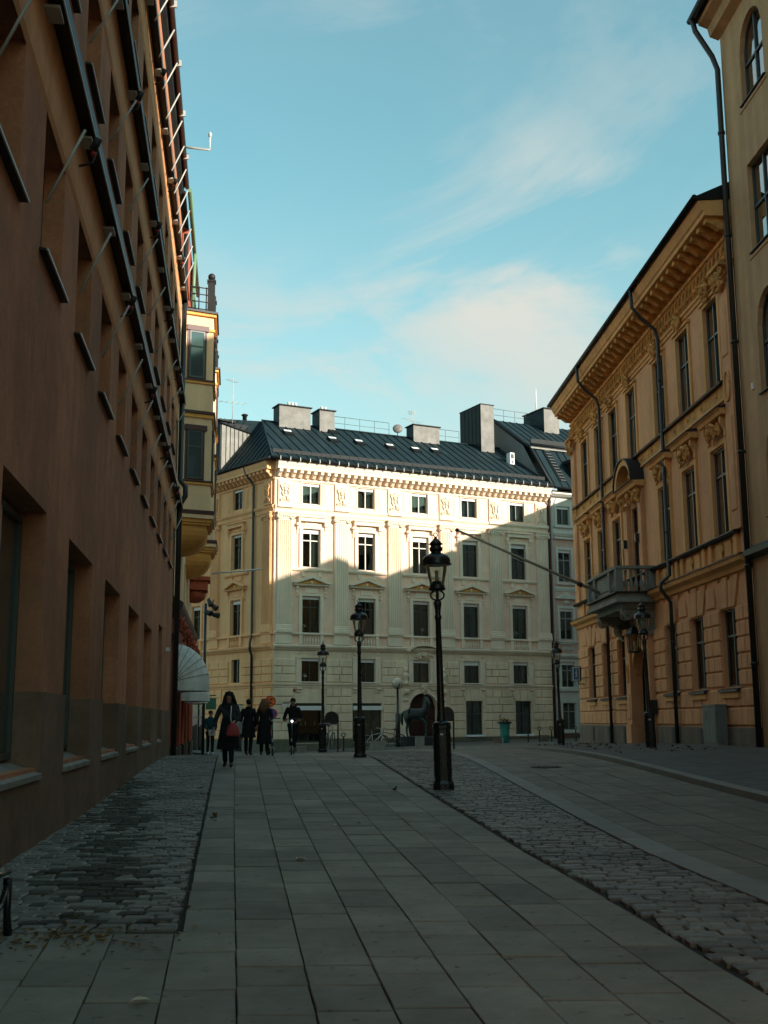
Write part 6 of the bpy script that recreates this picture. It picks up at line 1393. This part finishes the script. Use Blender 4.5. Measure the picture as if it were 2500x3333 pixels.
# ------------------------------------------------------------------ people
def person(label, loc, rz, scale, J, top, bottom, hair, shoes=None, coat=None, hairmode='short', female=False, extra=None):
    """J: joint positions in metres, facing -y; one continuous skinned body plus clothing and hair as children"""
    t = thing('person', label, 'person', loc, rz); t.scale = (scale,)*3
    g = lambda k: J[k]
    V = {}; rad = dict(pel=(.13,.10), wst=(.115,.085), chs=(.15,.105), nk0=(.07,.06), nk1=(.048,.05), hd0=(.065,.075), hd1=(.076,.092), hd2=(.062,.078),
        sl=(.060,.060), el=(.042,.042), wl=(.028,.030), hl=(.036,.018), sr=(.060,.060), er=(.042,.042), wr=(.028,.030), hr=(.036,.018),
        thl=(.085,.085), kl=(.056,.06), al=(.036,.042), tl=(.034,.026), thr=(.085,.085), kr=(.056,.06), ar=(.036,.042), tr=(.034,.026))
    for k, r in rad.items():
        r2 = r; V[k] = (*g(k), *r2)
    E1 = [('pel','wst'),('wst','chs'),('chs','nk0'),('nk0','nk1'),('nk1','hd0'),('hd0','hd1'),('hd1','hd2'),('chs','sl'),('sl','el'),('el','wl'),('wl','hl'),('chs','sr'),('sr','er'),('er','wr'),('wr','hr'),
          ('pel','thl'),('thl','kl'),('kl','al'),('al','tl'),('pel','thr'),('thr','kr'),('kr','ar'),('ar','tr')]
    # fingers grow out of each palm
    for s in 'lr':
        h = Vector(g('h'+s)); w_ = Vector(g('w'+s)); d = (h-w_).normalized(); sd_ = d.cross(Vector((0,1,0)));
        if sd_.length < .1: sd_ = Vector((1,0,0))
        sd_.normalize()
        for i in range(4):
            a = h+sd_*(.024-.016*i)+d*.03; b_ = a+d*.030+Vector((0,-.008,0)); c_ = b_+d*.022+Vector((0,-.014,0)); V['f%s%d' % (s,i)] = (*a,.0085,.0085); V['g%s%d' % (s,i)] = (*b_,.008,.008); V['h%s%d' % (s,i)] = (*c_,.007,.007)
            E1 += [('h'+s,'f%s%d' % (s,i)), ('f%s%d' % (s,i),'g%s%d' % (s,i)), ('g%s%d' % (s,i),'h%s%d' % (s,i))]
        a = h+sd_*.034-d*.005; b_ = a+sd_*.012+d*.028; V['tm'+s] = (*a,.010,.010); V['tn'+s] = (*b_,.009,.009); E1 += [('h'+s,'tm'+s), ('tm'+s,'tn'+s)]
    hd = Vector(g('hd1')); V['nose'] = (hd.x, hd.y-.10, hd.z-.018, .011, .013); E1.append(('hd1','nose'))
    body = skin_obj('body', V, E1, M['skin'], t, 1)
    b = MB(); [b.ball((hd.x+s*.032, hd.y-.086, hd.z+.012), (.012,.008,.009), 6, 4) for s in (-1, 1)]; b.ball((hd.x, hd.y-.087, hd.z-.058), (.022,.007,.006), 6, 4); b.build('face_details', M['black'], t)
    b = MB(); [b.ball((hd.x+s*.082, hd.y+.005, hd.z), (.012,.022,.03), 6, 5) for s in (-1, 1)]; b.build('ears', M['skin'], t)
    # jacket
    gr = 1.28; ck = ['wst','chs','nk0','sl','el','wl','sr','er','wr','pel']
    Vc = {'chs': (*g('chs'), .175, .135)}
    for k in ck:
        r = rad[k]; f = {'pel': (.165,.135), 'wst': (.145,.115), 'chs': (.175,.135), 'nk0': (.105,.09), 'sl': (.078,.078), 'sr': (.078,.078), 'el': (.062,.062), 'er': (.062,.062), 'wl': (.050,.050), 'wr': (.050,.050)}[k]; Vc[k] = (*g(k), *f)
    skin_obj('jacket', Vc, [('wst','pel'),('chs','wst'),('chs','nk0'),('chs','sl'),('sl','el'),('el','wl'),('chs','sr'),('sr','er'),('er','wr')], top, t, 1)
    nk = Vector(g('nk0')); b = MB(); b.path([nk+Vector((.078*math.cos(k*PI/8), .072*math.sin(k*PI/8), .028+.014*math.sin(k*PI/8))) for k in range(17)], .034, 8); b.build('collar', top, t)
    if 'hooded' in label: b = MB(); b.ball((nk.x, nk.y+.09, nk.z+.05), (.12,.08,.09), 10, 7); b.build('hood', top, t)
    Vt = {'pel': (*g('pel'), .150, .120)}
    for k, f in dict(thl=.105, kl=.075, al=.060, thr=.105, kr=.075, ar=.060).items(): Vt[k] = (*g(k), f, f)
    skin_obj('trousers', Vt, [('pel','thl'),('thl','kl'),('kl','al'),('pel','thr'),('thr','kr'),('kr','ar')], bottom, t, 1)
    for s in 'lr':
        a, k = Vector(g('a'+s)), Vector(g('t'+s)); b = MB(); b.path([a+(a-k)*.35+Vector((0,0,-.03)), a+Vector((0,0,-.02)), (a+k)/2+Vector((0,0,-.0)), k], [.036,.048,.044,.030], 8); b.build('shoe', shoes or M['black'], t)
    b = MB(); hz_ = hd
    b.ball((hz_.x, hz_.y+.018, hz_.z+.035), (.092,.105,.098), 12, 8)
    if hairmode == 'long':
        rnd = random.Random(int(abs(loc[0])*100))
        for k in range(46):
            a = rnd.uniform(-.25*PI, 1.25*PI); x0, y0 = .085*math.cos(a), .02+.09*math.sin(a); l = rnd.uniform(.22,.40); o_ = Vector((hz_.x, hz_.y, hz_.z))
            b.path([o_+Vector((x0*.7,y0*.7,.10)), o_+Vector((x0*1.2,y0*1.15,.0)), o_+Vector((x0*1.5+rnd.uniform(-.02,.04),y0*1.25,-l*.5)), o_+Vector((x0*1.6+rnd.uniform(-.03,.09),y0*1.2,-l))], [.03,.034,.030,.010], 5)
    b.build('hair', hair, t)
    if coat:
        z0, w0, mat = coat; b = MB(); P = g('pel'); K = 20; vs = []; fs = []
        for i, (z, r, ry) in enumerate(((P[2]+.22,.150,.115),(P[2],.195,.150),(z0+(P[2]-z0)*.45,w0*.9,w0*.72),(z0,w0,w0*.8))):
            for k in range(K): a = 2*PI*k/K; rr = 1+.05*math.sin(5*a+i)*(i > 1); vs.append((P[0]+r*rr*math.cos(a), P[1]+ry*rr*math.sin(a), z))
        for i in range(3):
            for k in range(K): fs.append((i*K+k, i*K+(k+1)%K, (i+1)*K+(k+1)%K, (i+1)*K+k))
        b.add(vs, fs, True); b.build('coat_skirt', mat, t)
    return t
def pose(step=.0, armL=(.30,.0), armR=(-.30,.0), lean=0, elbow=(0,0)):
    J = dict(pel=(0,0,.95), wst=(0,0,1.10), chs=(0,-.01-lean*.5,1.32), nk0=(0,-.01-lean,1.45), nk1=(0,-.02-lean,1.51), hd0=(0,-.035-lean,1.56), hd1=(0,-.04-lean,1.64), hd2=(0,-.03-lean,1.71))
    J.update(thl=(.09,0,.86), kl=(.09,-step*.5-.03,.50), al=(.09,-step*.8,.09), tl=(.10,-step*.8-.15,.035), thr=(-.09,0,.86), kr=(-.09,step*.35-.04,.50), ar=(-.09,step,.10), tr=(-.10,step-.14,.035))
    J.update(sl=(.185,-.01-lean,1.40), el=(.23,.03+armL[0]*.4-lean,1.13), wl=(.22,armL[0]-lean,.88+armL[1]), hl=(.22,armL[0]-.03-lean,.80+armL[1]), sr=(-.185,-.01-lean,1.40), er=(-.23,.03+armR[0]*.4-lean,1.13), wr=(-.22,armR[0]-lean,.88+armR[1]), hr=(-.22,armR[0]-.03-lean,.80+armR[1]))
    return J
CB = rough_mat('black_cloth', (.013,.014,.016), .3, 12, .3, 60, .9); CN = rough_mat('dark_pattern_cloth', (.035,.038,.038), .75, 7, .3, 60, .9); CJ = rough_mat('dark_trousers', (.012,.014,.018), .3, 12, .2, 60, .9)
CTE = rough_mat('teal_jacket', (.012,.055,.070), .25, 12, .3, 60, .85); CBW = rough_mat('dark_brown_hair', (.018,.008,.006), .3, 30, .3, 90, .6); CBL = rough_mat('blond_hair', (.20,.10,.045), .3, 30, .3, 90, .6); CBK = rough_mat('black_hair', (.012,.010,.009), .3, 30, .3, 90, .6)
# woman walking towards the camera
J = pose(.16, (-.05,.0), (-.10,.18)); J['er'] = (-.25,.06,1.14); J.update(wl=(.16,-.22,1.06), hl=(.13,-.26,1.03), el=(.25,-.02,1.13), wr=(-.34,-.02,.92), hr=(-.37,-.03,.84), er=(-.30,.0,1.14))
wp = person('woman with long dark hair walking towards the camera in a dark coat and skirt', (-3.37, 25.33, gz(-3.37, 25.33)), R(0), .915, J, CN, CJ, CBW, coat=(.42,.27,CB), hairmode='long')
bg_ = thing('shoulder_bag', 'coral pink tote bag with pale strap carried by the walking woman', 'bag', (-3.37+.13, 25.33-.30, gz(-3.37, 25.33)))
b = MB(); K = 14; vs = []; fs = []
for i, (z, r, ry) in enumerate(((.66,.145,.06),(.70,.155,.075),(.84,.13,.065),(.94,.055,.03))):
    for k in range(K): a = 2*PI*k/K; vs.append((r*math.cos(a)*(1+.05*math.sin(3*a)), ry*math.sin(a), z))
for i in range(3):
    for k in range(K): fs.append((i*K+k, i*K+(k+1)%K, (i+1)*K+(k+1)%K, (i+1)*K+k))
fs.append(tuple(range(K))); b.add(vs, fs, True); b.build('bag_body', rough_mat('coral_cloth', (.38,.07,.07), .15, 8, .3, 60, .8), bg_)
b = MB(); b.path([(-.03,-.01,.93),(-.05,-.02,1.05),(-.045,.04,1.30)], .012, 6); b.build('strap', M['white'], bg_)
b = MB(); b.add([(.06,-.03,.93),(.20,-.02,.96),(.19,.0,.72),(.14,.0,.70)], [(0,1,2,3)]); b.add([(.06,-.01,.93),(.20,.0,.96),(.19,.02,.72),(.14,.02,.70)], [(3,2,1,0)]); b.build('grey_scarf', simple('scarf_grey', (.32,.34,.33), .8), bg_)
# other figures
J = pose(.10, (.06,0), (-.05,0)); p2 = person('person in black seen from behind, between the walking woman and the blond one', (-3.90, 33.5, gz(-3.9, 33.5)), R(170), .90, J, CB, CJ, CBK, coat=(.55,.24,CB))
J = pose(.12, (.05,.05), (-.05,.05)); p3 = person('blond long-haired person in a long black coat seen from behind', (-3.42, 33.3, gz(-3.42, 33.3)), R(185), .90, J, CB, CJ, CBL, coat=(.35,.25,CB), hairmode='long')
J = pose(.02, (0,0), (0,0)); J.update(el=(.30,.02,1.16), wl=(.26,-.22,1.12), hl=(.21,-.29,1.12), er=(-.30,.02,1.16), wr=(-.26,-.22,1.12), hr=(-.21,-.29,1.12), al=(.05,-.10,.19), tl=(.05,-.24,.14), kl=(.07,-.08,.58), ar=(-.05,.12,.19), tr=(-.05,-.02,.14), kr=(-.07,.04,.58))
for k_ in ('pel','wst','chs','nk0','nk1','hd0','hd1','hd2','thl','thr','sl','sr'): J[k_] = (J[k_][0], J[k_][1], J[k_][2]+.08)
p4 = person('man in a black hooded jacket riding an electric kick scooter towards the camera', (-2.70, 34.4, gz(-2.7, 34.4)), R(0), .885, J, CB, CJ, CBK)
def scooter(x, y, rz, s, label, light=False):
    t = thing('kick_scooter', label, 'scooter', (x, y, gz(x, y)+.005), rz, 'electric kick scooters'); t.scale = (s,)*3
    SG = simple('scooter_white', (.5,.5,.48), .4) if 'scooter_white' not in bpy.data.materials else bpy.data.materials['scooter_white']
    for cy in (-.50, .48):
        b = MB(); b.path([(0, cy+.095*math.cos(k*PI/10), .115+.095*math.sin(k*PI/10)) for k in range(21)], .024, 6); w_ = b.build('wheel', M['black'], t); b = MB(); b.path([(-.02,cy,.115),(.02,cy,.115)], .06, 10); b.build('hub', SG, w_)
    MB().box(-.085,.085,-.34,.38,.10,.145).build('deck', M['black'], t)
    b = MB(); b.path([(-.05,-.50,.12),(-.045,-.49,.24),(0,-.46,.30),(.045,-.49,.24),(.05,-.50,.12)], .016, 6); b.build('fork', SG, t)
    b = MB(); b.path([(0,-.46,.28),(0,-.42,.50),(0,-.32,1.12)], .026, 8); b.path([(0,-.45,.15),(0,-.34,.12)], .03, 6); b.build('steering_column', M['black'], t)
    MB().box(-.022,.022,-.475,-.455,.42,.52).build('white_decal', SG, t); MB().box(-.022,.022,-.40,-.378,.80,.92).build('green_decal', M['teal'], t)
    b = MB(); b.path([(-.25,-.29,1.13),(0,-.32,1.14),(.25,-.29,1.13)], .017, 6); b.build('handlebar', M['black'], t)
    b = MB(); b.ball((0,-.37,1.06), (.034,.03,.034), 10, 7); b.build('headlight', simple('headlight_on', (.8,.85,.9), .3, emit=(.75,.88,1.0), es=3) if light else SG, t)
    MB().box(-.07,.07,.36,.60,.20,.22).build('mudguard', M['black'], t); return t
scooter(-2.70, 34.38, 0, .90, 'black kick scooter with a lit white headlight under the hooded rider', True)
scooter(-3.22, 33.15, R(12), .90, 'pale-forked kick scooter pushed beside the blond long-haired person')
J = pose(.03, (0,.05), (0,.05)); J.update(wl=(.10,-.24,.93), hl=(.05,-.27,.90), el=(.24,-.04,1.13), wr=(-.10,-.24,.93), hr=(-.05,-.27,.90), er=(-.24,-.04,1.13))
p5 = person('person in a dark teal jacket holding papers near the far doorway', (-5.22, 35.1, gz(-5.22, 35.1)), R(25), .74, J, CTE, CJ, CBK, shoes=M['white'])
pp = MB().box(-.10,.10,-.012,.012,-.09,.07).build('folded_paper', M['white'], None, (-5.13, 34.88, gz(-5.2, 35)+.66), (R(20),0,0)); tag(pp, 'folded white paper held by the person in the teal jacket', 'paper')
